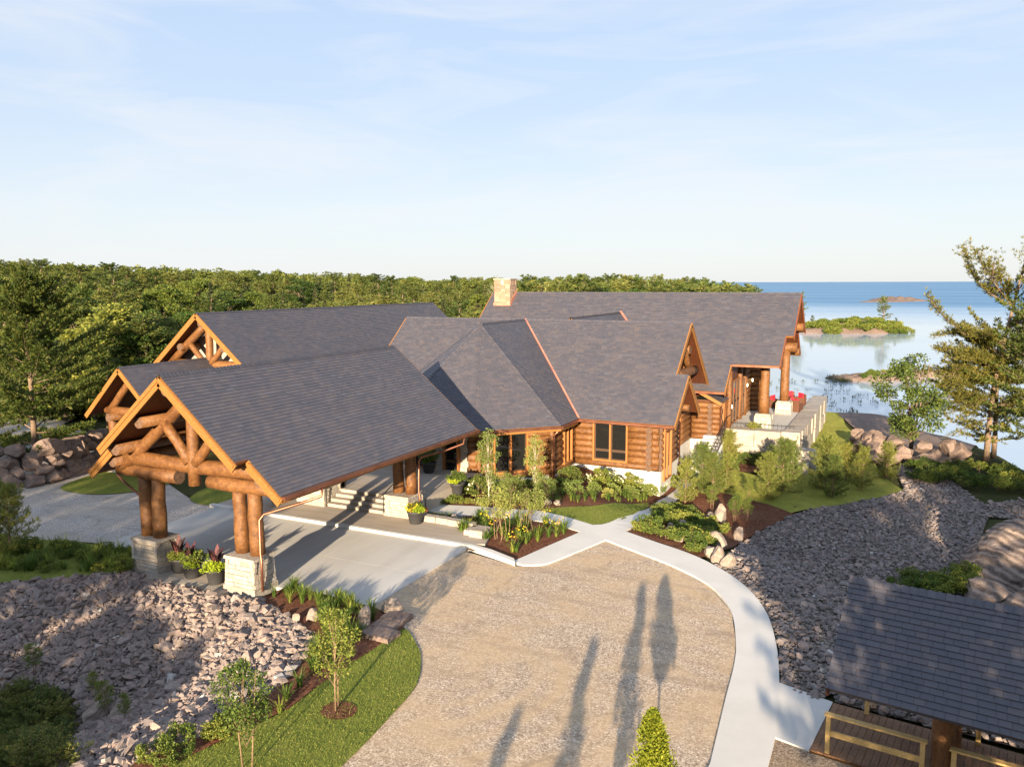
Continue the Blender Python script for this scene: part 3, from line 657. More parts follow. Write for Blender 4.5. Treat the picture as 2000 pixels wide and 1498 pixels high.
def log(parent, p0, p1, r, name='log', r1=None, n=12, wob=.02, seg=5):
    p0, p1 = np.array(p0, float), np.array(p1, float); r1 = r if r1 is None else r1
    pts, rad = [], []
    for i in range(seg):
        t = i/(seg-1); j = 0 if i in (0, seg-1) else wob
        pts.append(p0+(p1-p0)*t+np.array([random.uniform(-j, j) for _ in range(3)])); rad.append((r+(r1-r)*t)*random.uniform(.96, 1.04))
    return MB().tube(pts, rad, n, True, 0, 1, .02).build(name, [MAT['log'], MAT['log_end']], parent)
def log_wall(parent, p0, p1, z0, z1, out, openings=(), r=.185, course=.335, e0=0., e1=0., name='log_wall'):
    """stacked round logs between two plan points; openings are (s0,s1,zlo,zhi)"""
    p0, p1 = np.array(p0, float), np.array(p1, float); L = np.linalg.norm(p1-p0); d = (p1-p0)/L; o = np.array(out, float)
    bk = MB()
    a, b = p0-o*.12, p1-o*.12
    bk.add([(a[0], a[1], z0), (b[0], b[1], z0), (b[0], b[1], z1), (a[0], a[1], z1)], [(0, 1, 2, 3)])
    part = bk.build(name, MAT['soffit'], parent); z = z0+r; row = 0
    while z < z1-.05:
        cuts = [(-e0-(row % 2)*.05, L+e1+(row % 2)*.05)]
        for s0, s1, lo, hi in openings:
            if lo-.05 < z < hi+.05:
                nc = []
                for c0, c1 in cuts:
                    if s1 <= c0 or s0 >= c1: nc.append((c0, c1)); continue
                    if s0 > c0: nc.append((c0, s0))
                    if s1 < c1: nc.append((s1, c1))
                cuts = nc
        for c0, c1 in cuts:
            if c1-c0 < .08: continue
            q0, q1 = p0+d*c0, p1*0+p0+d*c1; rr = r*random.uniform(.97, 1.06)
            log(part, (q0[0], q0[1], z), (q1[0], q1[1], z), rr, seg=4, wob=.008, n=10)
        z += course; row += 1
    return part
def window(parent, p0, p1, out, s0, s1, z0, z1, cols=2, transom=None, name='window', casing=.09, depth=.24):
    p0, p1 = np.array(p0, float), np.array(p1, float); d = (p1-p0)/np.linalg.norm(p1-p0); o = np.array(out, float)
    def pt(s, z, off): q = p0+d*s+o*off; return (q[0], q[1], z)
    m = MB(); D3 = np.array([d[0], d[1], 0]); O3 = np.array([o[0], o[1], 0]); U3 = np.array([0, 0, 1.])
    def bar(sa, sb, za, zb, off0, off1, mi=0):
        c = np.array(pt((sa+sb)/2, (za+zb)/2, (off0+off1)/2)); m.obox(c, D3*(sb-sa)/2, O3*(off1-off0)/2, U3*(zb-za)/2, mi)
    bar(s0, s0+casing, z0, z1, -.1, depth); bar(s1-casing, s1, z0, z1, -.1, depth); bar(s0+casing, s1-casing, z1-casing, z1, -.1, depth-.005); bar(s0+casing, s1-casing, z0, z0+casing, -.1, depth-.005)
    w = (s1-s0-casing*(cols+1))/cols
    part = None; panes = []
    for c in range(cols):
        a = s0+casing+c*(w+casing); b_ = a+w
        if c: bar(a-casing, a, z0+casing, z1-casing, -.1, depth-.01)
        rows = [(z0+casing, z1-casing)] if not transom else [(z0+casing, transom-.025), (transom+.025, z1-casing)]
        for za, zb in rows:
            f = .045
            bar(a, a+f, za, zb, .0, .12, 1); bar(b_-f, b_, za, zb, .0, .12, 1); bar(a+f, b_-f, za, za+f, .0, .118, 1); bar(a+f, b_-f, zb-f, zb, .0, .118, 1)
            panes.append((a+f, b_-f, za+f, zb-f))
        if transom: bar(a, b_, transom-.025, transom+.025, -.02, .115, 1)
    part = m.build(name, [MAT['casing'], MAT['frame']], parent)
    for a, b_, za, zb in panes:
        q = MB(); c = np.array(pt((a+b_)/2, (za+zb)/2, .06)); q.obox(c, D3*(b_-a)/2, O3*.006, U3*(zb-za)/2); q.build('pane', MAT['glass'], part)
    return part
def stone_skin(part, p0, p1, out, z0, z1, taper=0, hmin=.08, hmax=.24, lmin=.22, lmax=.7, skip=(), name='stone', mat='stone'):
    """coursed stones on one face of a wall or pier"""
    p0, p1, o = np.array(p0, float), np.array(p1, float), np.array(out, float); L = np.linalg.norm(p1-p0); d = (p1-p0)/L; z = z0
    while z < z1-.02:
        h = min(random.uniform(hmin, hmax), z1-z); h = z1-z if z1-z-h < .06 else h
        s = -.03; 
        while s < L-.01:
            l = random.uniform(lmin, lmax); l = L+.03-s if L-s-l < .15 else l
            zc, sc = z+h/2, s+l/2
            if not any(a < sc < b_ and lo < zc < hi for a, b_, lo, hi in skip):
                pr = random.uniform(.04, .06); tz = taper*(z-z0)
                c = np.append(p0+d*sc+o*(pr/2-.03-tz), zc)
                MB().obox(c, np.append(d, 0)*(l/2-.007), np.append(o, 0)*(pr/2+.03), np.array([0, 0, h/2-.006])).build(name, MAT[mat], part)
            s += l
        z += h

# ================================================================== PORTE COCHERE
AX, PR = -21.2, 7.1
def pz(d): return PR-SK*abs(d)
pc = thing('porte_cochere', 'log framed drive-through canopy with long shingled gable roof on stone piers', 'canopy', (AX, 24, 0))
Y0, Y1, YB = 17.95, 18.5, 31.1
def pc_side(sg):
    f = lambda d, y: (AX+sg*d, y, pz(d))
    return [f(4.3, Y1), f(4.3, YB), f(0, YB), f(0, Y0), f(3.05, Y0), f(3.05, Y1)]
nR, nL = (SK, 0, 1), (-SK, 0, 1)
pc_roof = roof(pc, 'roof', [pc_side(1), pc_side(-1)], .145, .22, .40, .17, near=300, lines=[((AX, Y0, PR), (AX, YB, PR), nR, nL)])
for sg in (-1, 1):
    q = lambda d, y, dz=0: (AX+sg*d, y, pz(d)-.17+dz)
    for tt, (d0, d1, yy) in enumerate(((0.02, 3.05, Y0-.03), (3.07, 4.32, Y1-.03), (0.02, 4.3, YB+.03))):
        child_box(pc_roof, 'fascia', MAT['fascia'], (q(d0, yy, -.02), q(d1, yy, -.02), .06, .30))
        child_box(pc_roof, 'fascia_trim', MAT['fascia'], (q(d0, yy+(-.045 if tt < 2 else .045), .07), q(d1, yy+(-.045 if tt < 2 else .045), .07), .035, .12))
    child_box(pc_roof, 'fascia', MAT['fascia'], ((AX+sg*4.33, Y1, pz(4.3)-.12), (AX+sg*4.33, YB, pz(4.3)-.12), .05, .20))
    gutter(pc_roof, (AX+sg*4.36, Y1, pz(4.3)+.02), (AX+sg*4.36, YB, pz(4.3)+.02), (sg, 0, 0))
    child_box(pc_roof, 'drip_edge', MAT['copper'], ((AX+sg*3.05, Y0, pz(3.05)-.0), (AX+sg*3.05, Y1, pz(3.05)-.0), .05, .05))
# purlins, plates and trusses
for d, z, r, ya in ((0, 6.62, .21, 18.15), (-1.40, 5.44, .20, 18.2), (1.40, 5.44, .20, 18.2), (-2.62, 4.42, .21, 18.2), (2.62, 4.42, .21, 18.2), (-3.35, 3.84, .19, 18.62), (3.35, 3.84, .19, 18.62)):
    log(pc, (AX+d, ya, z), (AX+d, 30.9, z), r, 'purlin', n=16, wob=.03, seg=7)
for yy, full in ((19.15, True), (28.6, False)):
    log(pc, (AX-3.2, yy, 3.94), (AX+3.2, yy, 3.94), .25, 'tie_beam', n=16, wob=.04, seg=7)
    log(pc, (AX-3.35, yy-.05, 3.55), (AX+.08, yy-.02, 6.35), .215, 'rafter_log', n=16, wob=.03, seg=6)
    log(pc, (AX+3.35, yy-.05, 3.55), (AX-.08, yy+.03, 6.35), .215, 'rafter_log', n=16, wob=.03, seg=6)
    log(pc, (AX+.12, yy-.1, 3.30), (AX+.12, yy-.1, 6.2), .21, 'king_post', n=16, wob=.02)
    log(pc, (AX-.02, yy-.16, 4.05), (AX-1.05, yy-.16, 5.35), .18, 'strut', n=14)
    log(pc, (AX+.28, yy-.16, 4.05), (AX+1.25, yy-.16, 5.15), .18, 'strut', n=14)
    for sg in (-1, 1):
        log(pc, (AX+sg*.72, yy, 3.47), (AX+sg*3.6, yy, 3.47), .24, 'cap_log', n=16, wob=.03, seg=5)
PIERS = [(-23.35, 19.2, .60, .46, 1.2), (-18.95, 19.2, .60, .46, 1.2), (-18.98, 28.42, .56, .62, 1.02), (-23.4, 28.35, .56, .60, 1.02)]
for cx, cyy, a, bb, zt in PIERS:
    base = MB().frust((cx, cyy), a+.02, bb+.02, a-.05, bb-.05, -.45, zt-.1).build('pier', MAT['mortar'], pc)
    c4 = [(cx-a, cyy-bb), (cx+a, cyy-bb), (cx+a, cyy+bb), (cx-a, cyy+bb)]
    for i, o in enumerate(((0, -1), (1, 0), (0, 1), (-1, 0))):
        stone_skin(base, c4[i], c4[(i+1) % 4], o, .22, zt-.1, .09, .09, .2, .2, .65)
    MB().frust((cx, cyy), a+.09, bb+.09, a+.075, bb+.075, -.48, .22).build('base_course', MAT['blockstone'], base)
    MB().frust((cx, cyy), a+.05, bb+.05, a+.035, bb+.035, zt-.1, zt).build('cap_stone', MAT['blockstone'], base)
    for dx in (-.31, .31):
        log(pc, (cx+dx, cyy+random.uniform(-.05, .05), zt), (cx+dx*1.05, cyy, 3.34), .25, 'log_column', .225, n=18, wob=.02, seg=6)
    MB().beam((cx-.3, cyy, zt+.01), (cx+.3, cyy, zt+.01), .25, .03)
# downspouts
def downspout(parent, pts, r=.045): return MB().tube(pts, r, 8, True).build('downspout', MAT['copper'], parent)
downspout(pc, [(-16.78, 20.35, 3.4), (-16.80, 20.3, 3.1), (-17.2, 20.0, 2.95), (-18.22, 19.15, 2.62), (-18.28, 19.02, 2.45), (-18.28, 19.0, 1.35), (-18.2, 18.95, 1.15), (-18.2, 18.95, .12)])
downspout(pc, [(-16.78, 29.8, 3.4), (-16.80, 29.75, 3.1), (-17.3, 29.2, 2.9), (-18.22, 28.55, 2.62), (-18.28, 28.5, 2.45), (-18.28, 28.45, 1.15), (-18.22, 28.42, .95), (-18.22, 28.42, .1)])
downspout(pc, [(-25.6, 19.6, 3.4), (-25.55, 19.55, 3.1), (-25.0, 19.4, 2.9), (-24.05, 19.25, 2.55), (-24.0, 19.25, 1.3)])
# plinth at the front between the piers: individual edge stones
pl = tag(MB().box((-23.2, 18.25, -.55), (-19.4, 19.75, -.04)).build('stone_plinth', MAT['mortar']), 'rough pale stone plinth under the three dark planters between front piers', 'plinth')
x = -23.25
while x < -19.45:
    w = min(random.uniform(.5, .9), -19.4-x); MB().box((x+.01, 18.02+random.uniform(-.06, .06), -.5), (x+w-.01, 18.75, .04+random.uniform(-.015, .01))).build('stone', MAT['blockstone'], pl); x += w
x = -23.2
while x < -19.45:
    w = min(random.uniform(.8, 1.2), -19.4-x); MB().box((x+.006, 18.77, -.2), (x+w-.006, 19.6, .035+random.uniform(-.006, .006))).build('stone', MAT['walk'], pl); x += w

# ================================================================== LODGE
lodge = thing('log_lodge', 'large log lodge with octagonal entrance end, cross wing and great hall', 'lodge', (-16, 44, 0))
EA, ER, EY, EZ, KZ = -21.2, 5.87, 39.6, 2.8, .838
t8 = .4142*ER
apex = (EA, EY, 7.72)
def oct_(k): return {'AB': (EA+t8, EY-ER, EZ), 'AC': (EA-t8, EY-ER, EZ), 'BR': (EA+ER, EY-t8, EZ), 'CL': (EA-ER, EY-t8, EZ)}[k]
nA, nB, nC = (0, -.838, 1), (.593, -.593, 1), (-.593, -.593, 1); nRt, nLf = (.838, 0, 1), (-.838, 0, 1)
wr = 45.5
entr = roof(lodge, 'entrance_roof', [
    [oct_('AC'), oct_('AB'), apex], [oct_('AB'), oct_('BR'), apex], [oct_('CL'), oct_('AC'), apex],
    [oct_('BR'), (EA+ER, 39.6, EZ), (EA, wr, 7.72), apex], [(EA-ER, 39.6, EZ), oct_('CL'), apex, (EA, wr, 7.72)]],
    .15, .22, .42, .15, lines=[(oct_('AB'), apex, nA, nB), (oct_('AC'), apex, nA, nC), (oct_('BR'), apex, nB, nRt), (oct_('CL'), apex, nC, nLf), (apex, (EA, wr, 7.72), nRt, nLf)])
for a, b_, o in ((oct_('AC'), oct_('AB'), (0, -1, 0)), (oct_('AB'), oct_('BR'), (.707, -.707, 0)), (oct_('BR'), (EA+ER, 39.55, EZ), (1, 0, 0)), (oct_('CL'), oct_('AC'), (-.707, -.707, 0))):
    gutter(entr, a, b_, o); child_box(entr, 'fascia', MAT['fascia'], (np.array(a)-[0, 0, .17], np.array(b_)-[0, 0, .17], .05, .2))
WXL, WXR = -29.9, -10.8
BXR, BYR, BZR = -10.13, 42.33, 2.8+SK*2.73
wing = roof(lodge, 'wing_roof', [
    [(WXL, 39.6, EZ), (EA-ER, 39.6, EZ), (EA, wr, 7.72), (WXL, wr, 7.72)],
    [(EA+ER, 39.6, EZ), (BXR, 39.6, EZ), (BXR, BYR, BZR), (WXR, BYR, BZR), (WXR, wr, 7.72), (EA, wr, 7.72)],
    [(WXR, 51.4, EZ), (WXL, 51.4, EZ), (WXL, wr, 7.72), (WXR, wr, 7.72)],
    [(BXR, 45.06, EZ), (-11.95, 45.06, EZ), (-11.95, BYR, BZR), (BXR, BYR, BZR)]],
    .15, .22, .42, .15, lines=[((WXL, wr, 7.72), (WXR, wr, 7.72), (0, -SK, 1), (0, SK, 1)), ((-11.9, BYR, BZR), (BXR, BYR, BZR), (0, -SK, 1), (0, SK, 1))])
gutter(wing, (EA+ER, 39.55, EZ), (BXR, 39.55, EZ), (0, -1, 0)); gutter(wing, (WXL, 39.55, EZ), (EA-ER, 39.55, EZ), (0, -1, 0))
for sg in (1, -1):                                     # valley flashing
    a, b_ = np.array((EA+sg*ER, 39.6, EZ+.035)), np.array((EA, wr, 7.755)); dv = (b_-a)/np.linalg.norm(b_-a); sd = np.array([dv[1]*0+1*0, 0, 0])
    m = MB(); w = .09
    e1_, e2_ = np.array((0, 1, SK)), np.array((-sg, 0, SK)); e1_ /= np.linalg.norm(e1_); e2_ /= np.linalg.norm(e2_)
    m.add([a+(0, 0, .01), b_+(0, 0, .01), b_-np.array((0, 0, 0))+np.array((sg*w, 0, 0)), a+np.array((sg*w, 0, .015)), a-np.array((0, w, -.015)), b_-np.array((0, w, 0))], [(0, 1, 2, 3), (0, 4, 5, 1)])
    m.build('valley_flashing', MAT['flashing'], wing)
def rake(part, p0, p1, off, h=.28, mat='fascia'):
    p0, p1 = np.array(p0, float)+off, np.array(p1, float)+off; child_box(part, 'fascia', MAT[mat], (p0-(0, 0, .15), p1-(0, 0, .15), .06, h))
rake(wing, (WXR, wr, 7.72), (WXR, BYR, BZR), (.03, 0, 0)); rake(wing, (WXR, wr, 7.72), (WXR, 51.4, EZ), (.03, 0, 0)); rake(wing, (BXR, BYR, BZR), (BXR, 39.6, EZ), (.03, 0, 0)); rake(wing, (BXR, BYR, BZR), (BXR, 45.06, EZ), (.03, 0, 0))
rake(wing, (WXL, wr, 7.72), (WXL, 39.6, EZ), (-.03, 0, 0)); rake(wing, (WXL, wr, 7.72), (WXL, 51.4, EZ), (-.03, 0, 0))
# link ridge between wing and hall
LX = -18.2
lnk = roof(lodge, 'link_roof', [[(LX+3, 45.6, 7.85-2.5), (LX+3, 56.0, 7.85-2.5), (LX, 56.0, 7.85), (LX, 45.6, 7.85)], [(LX-3, 56.0, 7.85-2.5), (LX-3, 45.6, 7.85-2.5), (LX, 45.6, 7.85), (LX, 56.0, 7.85)]], .2, .3, .5, .1, lines=[((LX, 45.6, 7.85), (LX, 55.2, 7.85), nR, nL)])
MB().beam((LX+.02, 55.15, 7.95), (LX+.85, 54.3, 7.22), .16, .05).build('valley_flashing', MAT['flashing'], lnk)
# great hall
HR, HZ = 56.8, 9.24
def hz(y): return HZ-SK*abs(HR-y)
hall = roof(lodge, 'hall_roof', [
    [(-29.2, 49.66, hz(49.66)), (-9.65, 49.66, hz(49.66)), (-9.65, 51.53, hz(51.53)), (-6.72, 51.53, hz(51.53)), (-6.68, 53.6, hz(53.6)), (-6.2, 53.6, hz(53.6)), (-6.2, HR, HZ), (-29.2, HR, HZ)],
    [(-6.7, 62.07, hz(62.07)), (-29.2, 62.07, hz(62.07)), (-29.2, HR, HZ), (-6.2, HR, HZ), (-6.2, 60.0, hz(60.0)), (-6.68, 60.0, hz(60))]],
    .16, .25, .45, .16, lines=[((-29.2, HR, HZ), (-6.2, HR, HZ), (0, -SK, 1), (0, SK, 1))])
for a, b_ in (((-6.2, HR, HZ), (-6.2, 53.6, hz(53.6))), ((-6.2, HR, HZ), (-6.2, 60.0, hz(60.0))), ((-6.68, 53.6, hz(53.6)), (-6.72, 51.53, hz(51.53))), ((-6.68, 60.0, hz(60)), (-6.7, 62.07, hz(62.07)))): rake(hall, a, b_, (.03, 0, 0), .26, 'panel')
rake(hall, (-29.2, HR, HZ), (-29.2, 49.66, hz(49.66)), (-.03, 0, 0))
rake(hall, (-9.65, 51.53, hz(51.53)), (-9.65, 49.66, hz(49.66)), (.03, 0, 0))
gutter(hall, (-9.65, 51.5, hz(51.53)), (-6.72, 51.5, hz(51.53)), (0, -1, 0)); gutter(hall, (-13.5, 49.62, hz(49.66)), (-9.65, 49.62, hz(49.66)), (0, -1, 0))
for y_, ln in ((HR, -5.95), (54.6, -5.95), (59.0, -5.95), (52.3, -6.4), (61.3, -6.4)):
    log(lodge, (-12, y_, hz(y_)-.55), (ln-.25, y_, hz(y_)-.55), .27, 'purlin', n=12)
# chimney
ch = MB().box((-28.45, 55.6, 7.2), (-27.2, 56.7, 10.2)).build('chimney', MAT['mortar'], lodge)
cc = [(-28.45, 55.6), (-27.2, 55.6), (-27.2, 56.7), (-28.45, 56.7)]
for i, o in enumerate(((0, -1), (1, 0), (0, 1), (-1, 0))):
    L_ = np.hypot(cc[(i+1) % 4][0]-cc[i][0], cc[(i+1) % 4][1]-cc[i][1])
    stone_skin(ch, cc[i], cc[(i+1) % 4], o, 7.4, 9.85, 0, .14, .26, .25, .6, mat='tanstone')
    nst = 4; w = L_/(nst+(nst-1)*.8) if i % 2 else L_/3.2
    d_ = (np.array(cc[(i+1) % 4])-np.array(cc[i]))/L_; n_ = 4 if i % 2 else 2; w = L_*.16 if i % 2 else L_*.38
    for k in range(n_):
        s = (L_-w)*k/(n_-1); c = np.append(np.array(cc[i])+d_*(s+w/2)+np.array(o)*.01, 10.02); MB().obox(c, np.append(d_, 0)*w/2, np.append(o, 0)*.05, (0, 0, .17)).build('stone', MAT['tanstone'], ch)
MB().box((-28.55, 55.5, 10.2), (-27.1, 56.8, 10.3)).build('cap_stone', MAT['blockstone'], ch)
MB().box((-28.3, 55.72, 9.86), (-27.35, 56.58, 10.19)).build('flue', MAT['iron'], ch)
child_box(ch, 'flashing', MAT['flashing'], ((-28.55, 55.5, hz(55.6)+.1), (-27.1, 55.5, hz(55.6)+.1), .03, .22), ((-27.12, 55.5, hz(55.5)+.14), (-27.12, 56.75, hz(56.75)+.14), .03, .24))

# ---- walls
WZ0, WZ1 = .08, 3.35
WR = 5.2; w8 = .4142*WR
cAB, cBR, cAC, cCL = (EA+w8, EY-WR), (EA+WR, EY-w8), (EA-w8, EY-WR), (EA-WR, EY-w8)
# entrance facade A: pale stone, window, door
fa = MB().box((cAC[0], cAC[1], -.3), (cAB[0], cAB[1]+.3, 3.4)).build('stone_wall', MAT['mortar'], lodge)
LA = cAB[0]-cAC[0]
stone_skin(fa, cAC, cAB, (0, -1), .1, 3.3, 0, .14, .3, .3, .8, skip=((1.0, 2.35, .3, 3.0), (2.85, 3.72, .0, 3.0)))
window(lodge, cAC, cAB, (0, -1), 2.85, 3.75, .5, 3.05, 1, 1.1)
window(lodge, cAC, cAB, (0, -1), 1.0, 2.4, .62, 3.0, 2, None, 'entrance_door')
stone_skin(fa, (cAC[0]+2.45, cAC[1]-.15), (cAC[0]+2.8, cAC[1]-.15), (0, -1), .6, 3.2, 0, .14, .3, .3, .4)
# wall B (45 degrees), right side wall, wing front wall with foundation
oB = (.7071, -.7071); LB_ = float(np.hypot(cBR[0]-cAB[0], cBR[1]-cAB[1]))
bw = (1.15, 3.0)
log_wall(lodge, cAB, cBR, WZ0+.1, 3.0, oB, [(bw[0], bw[1], .5, 2.75)], e0=.1, e1=.12)
window(lodge, cAB, cBR, oB, bw[0], bw[1], .45, 2.8, 2, None)
log(lodge, (cAB[0]+.45, cAB[1]+.35-.25, .1), (cAB[0]+.45, cAB[1]+.1, 2.95), .13, 'corner_post'); log(lodge, (cBR[0]+.12, cBR[1]-.12, -.1), (cBR[0]+.12, cBR[1]-.12, 2.85), .15, 'corner_post')
log_wall(lodge, cBR, (EA+WR, 40.7), WZ0, 3.0, (1, 0), [(1.35, 2.5, .45, 2.8)], e0=.12)
window(lodge, cBR, (EA+WR, 40.7), (1, 0), 1.35, 2.5, .4, 2.85, 2, 1.0)
log_wall(lodge, cCL, cAC, WZ0, 3.0, (-.7071, -.7071)); log_wall(lodge, (EA-WR, 40.7), cCL, WZ0, 3.0, (-1, 0)); log_wall(lodge, (-28.9, 40.7), (EA-WR, 40.7), WZ0, WZ1, (0, -1))
wf0, wf1 = (EA+WR, 40.7), (-11.2, 40.7)
log_wall(lodge, wf0, wf1, WZ0, WZ1, (0, -1), [(1.2, 3.12, .45, 2.6)], e1=.0)
window(lodge, wf0, wf1, (0, -1), 1.18, 3.14, .42, 2.62, 2, 1.0)
for i in range(9):                                    # crossing wall log ends
    log(lodge, (-11.66, 40.9, WZ0+.185+i*.335), (-11.66, 40.33, WZ0+.185+i*.335), .175, 'log_end', n=12, seg=3)
# bay end wall and wing gable wall
log_wall(lodge, (-11.2, 40.7), (-11.2, 43.96), WZ0, 3.2, (1, 0), [(.35, 1.75, -.6, 2.55)], e0=.0, e1=.2)
window(lodge, (-11.2, 40.7), (-11.2, 43.96), (1, 0), .3, 1.75, -.5, 2.55, 2, .9)
MB().add([(-11.1, 40.2, 2.95), (-11.1, 44.46, 2.95), (-11.1, BYR, BZR-.35)], [(0, 1, 2)]).build('gable_panel', MAT['panel'], lodge)
log(lodge, (-11.4, BYR, BZR-.55), (-10.45, BYR, BZR-.55), .22, 'purlin', n=12); log(lodge, (-11.4, 44.3, 3.0), (-10.5, 44.3, 3.0), .2, 'purlin', n=12)
log_wall(lodge, (-11.95, 43.9), (-11.95, 50.6), WZ0, 4.4, (1, 0), [(1.2, 3.4, .25, 2.3)], e0=.1, e1=.15)
window(lodge, (-11.95, 43.9), (-11.95, 50.6), (1, 0), 1.2, 3.4, .2, 2.35, 3, .95)
MB().add([(-11.85, 41.9, 4.2), (-11.85, 50.0, 3.6), (-11.85, wr, 7.35)], [(0, 1, 2)]).build('gable_panel', MAT['panel'], lodge)
log(lodge, (-12.2, 46.9, 6.05), (-11.15, 46.9, 6.05), .26, 'purlin', n=12); log(lodge, (-12.2, 48.4, 4.75), (-11.1, 48.4, 4.75), .28, 'purlin', n=12)
log(lodge, (-11.2, 43.25, 4.85), (-11.2, 48.3, 4.75), .30, 'tie_beam', .26, n=14); log(lodge, (-11.3, 44.0, 5.05), (-11.3, 45.3, 6.7), .18, 'strut', n=12); log(lodge, (-11.3, 45.6, 6.6), (-11.3, 47.2, 4.95), .18, 'strut', n=12)
# foundations
def foundation(pts, z0=-1.9, z1=.09, off=.12):
    m = MB()
    for (a, b_, o) in pts:
        a, b_, o = np.array(a, float), np.array(b_, float), np.array(o, float); q = [np.append(a+o*off, z0), np.append(b_+o*off, z0), np.append(b_+o*off, z1), np.append(a+o*off, z1), np.append(a-o*.3, z1), np.append(b_-o*.3, z1)]
        m.add(q, [(0, 1, 2, 3), (3, 2, 5, 4)])
    return m.build('foundation', MAT['parge'], lodge)
foundation([(cBR, (EA+WR+.0, 40.58), (1, 0)), ((EA+WR+.12, 40.7), (-11.08, 40.7), (0, -1)), ((-11.2, 40.58), (-11.2, 44.1), (1, 0)), ((-11.95, 43.9), (-11.95, 50.7), (1, 0)), ((-12.0, 50.55), (-10.08, 50.55), (0, -1)), ((-10.2, 50.43), (-10.2, 52.2), (1, 0)), (cAB, (cBR[0]+.12, cBR[1]), oB)])
MB().box((-11.4, 43.96, -1.8), (-11.2, 44.0, 3.0)).build('return_wall', MAT['casing'], lodge)
window(lodge, cBR, (EA+WR, 40.7), (1, 0), .55, 1.35, -.52, -.08, 2, None, 'basement_window', .06, .16)
window(lodge, (-12.0, 50.55), (-10.2, 50.55), (0, -1), .55, 1.05, -.72, -.3, 1, None, 'basement_window', .06, .16)
# connecting log room with small roof
log_wall(lodge, (-12.0, 50.55), (-10.2, 50.55), WZ0, 2.6, (0, -1), e1=.25); log_wall(lodge, (-10.2, 50.55), (-10.2, 52.6), WZ0, 1.0, (1, 0), e0=.0)
window(lodge, (-10.2, 50.55), (-10.2, 52.6), (1, 0), .45, 1.95, .62, 2.45, 3, None)
for i in range(7): log(lodge, (-10.62, 50.8, WZ0+.185+i*.335), (-10.62, 50.18, WZ0+.185+i*.335), .17, 'log_end', n=12, seg=3)
small = roof(lodge, 'small_roof', [[(-9.85, 49.95, 2.55), (-9.85, 52.7, 2.55), (-11.6, 52.7, 3.45), (-11.6, 49.95, 3.45)]], .15, .22, .4, .12)
rake(small, (-9.85, 49.95, 2.6), (-11.6, 49.95, 3.5), (0, -.03, 0), .2)
downspout(lodge, [(-9.85, 49.9, 2.45), (-9.95, 50.2, 2.2), (-9.98, 50.25, -.9)])
downspout(lodge, [(-10.3, 39.5, 2.7), (-10.6, 40.0, 2.4), (-11.0, 44.2, 2.2), (-11.0, 44.25, -.8)])
downspout(lodge, [oct_('BR')+np.array((0, .05, -.12)), (cBR[0]+.35, cBR[1]-.35, 2.3), (cBR[0]+.3, cBR[1]-.25, 2.1), (cBR[0]+.3, cBR[1]-.25, -.45)])
# great hall terrace front: glazed wall, posts, logs
hx = -9.95
gl0, gl1 = (hx, 52.3), (hx, 60.9)
window(lodge, gl0, gl1, (1, 0), .35, 3.6, .66, 3.55, 3, 2.1, 'glazed_wall', .1, .14); window(lodge, gl0, gl1, (1, 0), 3.95, 5.6, .66, 3.3, 2, 2.1, 'glazed_wall', .1, .14)
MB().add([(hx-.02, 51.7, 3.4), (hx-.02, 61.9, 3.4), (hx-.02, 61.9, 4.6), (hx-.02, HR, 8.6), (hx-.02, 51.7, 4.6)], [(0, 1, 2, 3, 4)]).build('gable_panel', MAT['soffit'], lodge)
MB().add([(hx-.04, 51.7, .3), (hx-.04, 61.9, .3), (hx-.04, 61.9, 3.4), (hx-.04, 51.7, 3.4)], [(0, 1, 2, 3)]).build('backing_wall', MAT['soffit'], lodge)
for y_ in (52.42, 56.1, 57.95): log(lodge, (hx+.08, y_, .6), (hx+.08, y_, 4.3), .17, 'log_post', n=14)
log_wall(lodge, (hx, 58.1), (hx, 60.4), .62, 4.3, (1, 0), r=.2, course=.36, e1=.2)
log_wall(lodge, (hx-3, 60.4), (hx+.9, 60.4), .62, 4.2, (0, -1), r=.2, course=.36)
for y_, x_ in ((53.55, -7.85), (59.94, -7.4)):
    pp = MB().frust((x_, y_), .52, .52, .40, .40, .6, 1.5).build('post_base', MAT['mortar'], lodge)
    q4 = [(x_-.5, y_-.5), (x_+.5, y_-.5), (x_+.5, y_+.5), (x_-.5, y_+.5)]
    for i, o in enumerate(((0, -1), (1, 0), (0, 1), (-1, 0))): stone_skin(pp, q4[i], q4[(i+1) % 4], o, .62, 1.42, .12, .16, .3, .3, .6)
    MB().frust((x_, y_), .47, .47, .45, .45, 1.43, 1.54).build('cap_stone', MAT['blockstone'], pp)
    log(lodge, (x_, y_, 1.54), (x_, y_, 4.7 if y_ < 55 else 5.2), .33, 'log_post', .28, n=18)
    MB().tube([(x_, y_, 4.65), (x_, y_, 5.3)], .2, 12).build('post_bracket', MAT['iron'], lodge)
    log(lodge, (x_-2.2, y_, 5.35), (x_+.75, y_, 5.35), .34, 'cap_log', n=16)
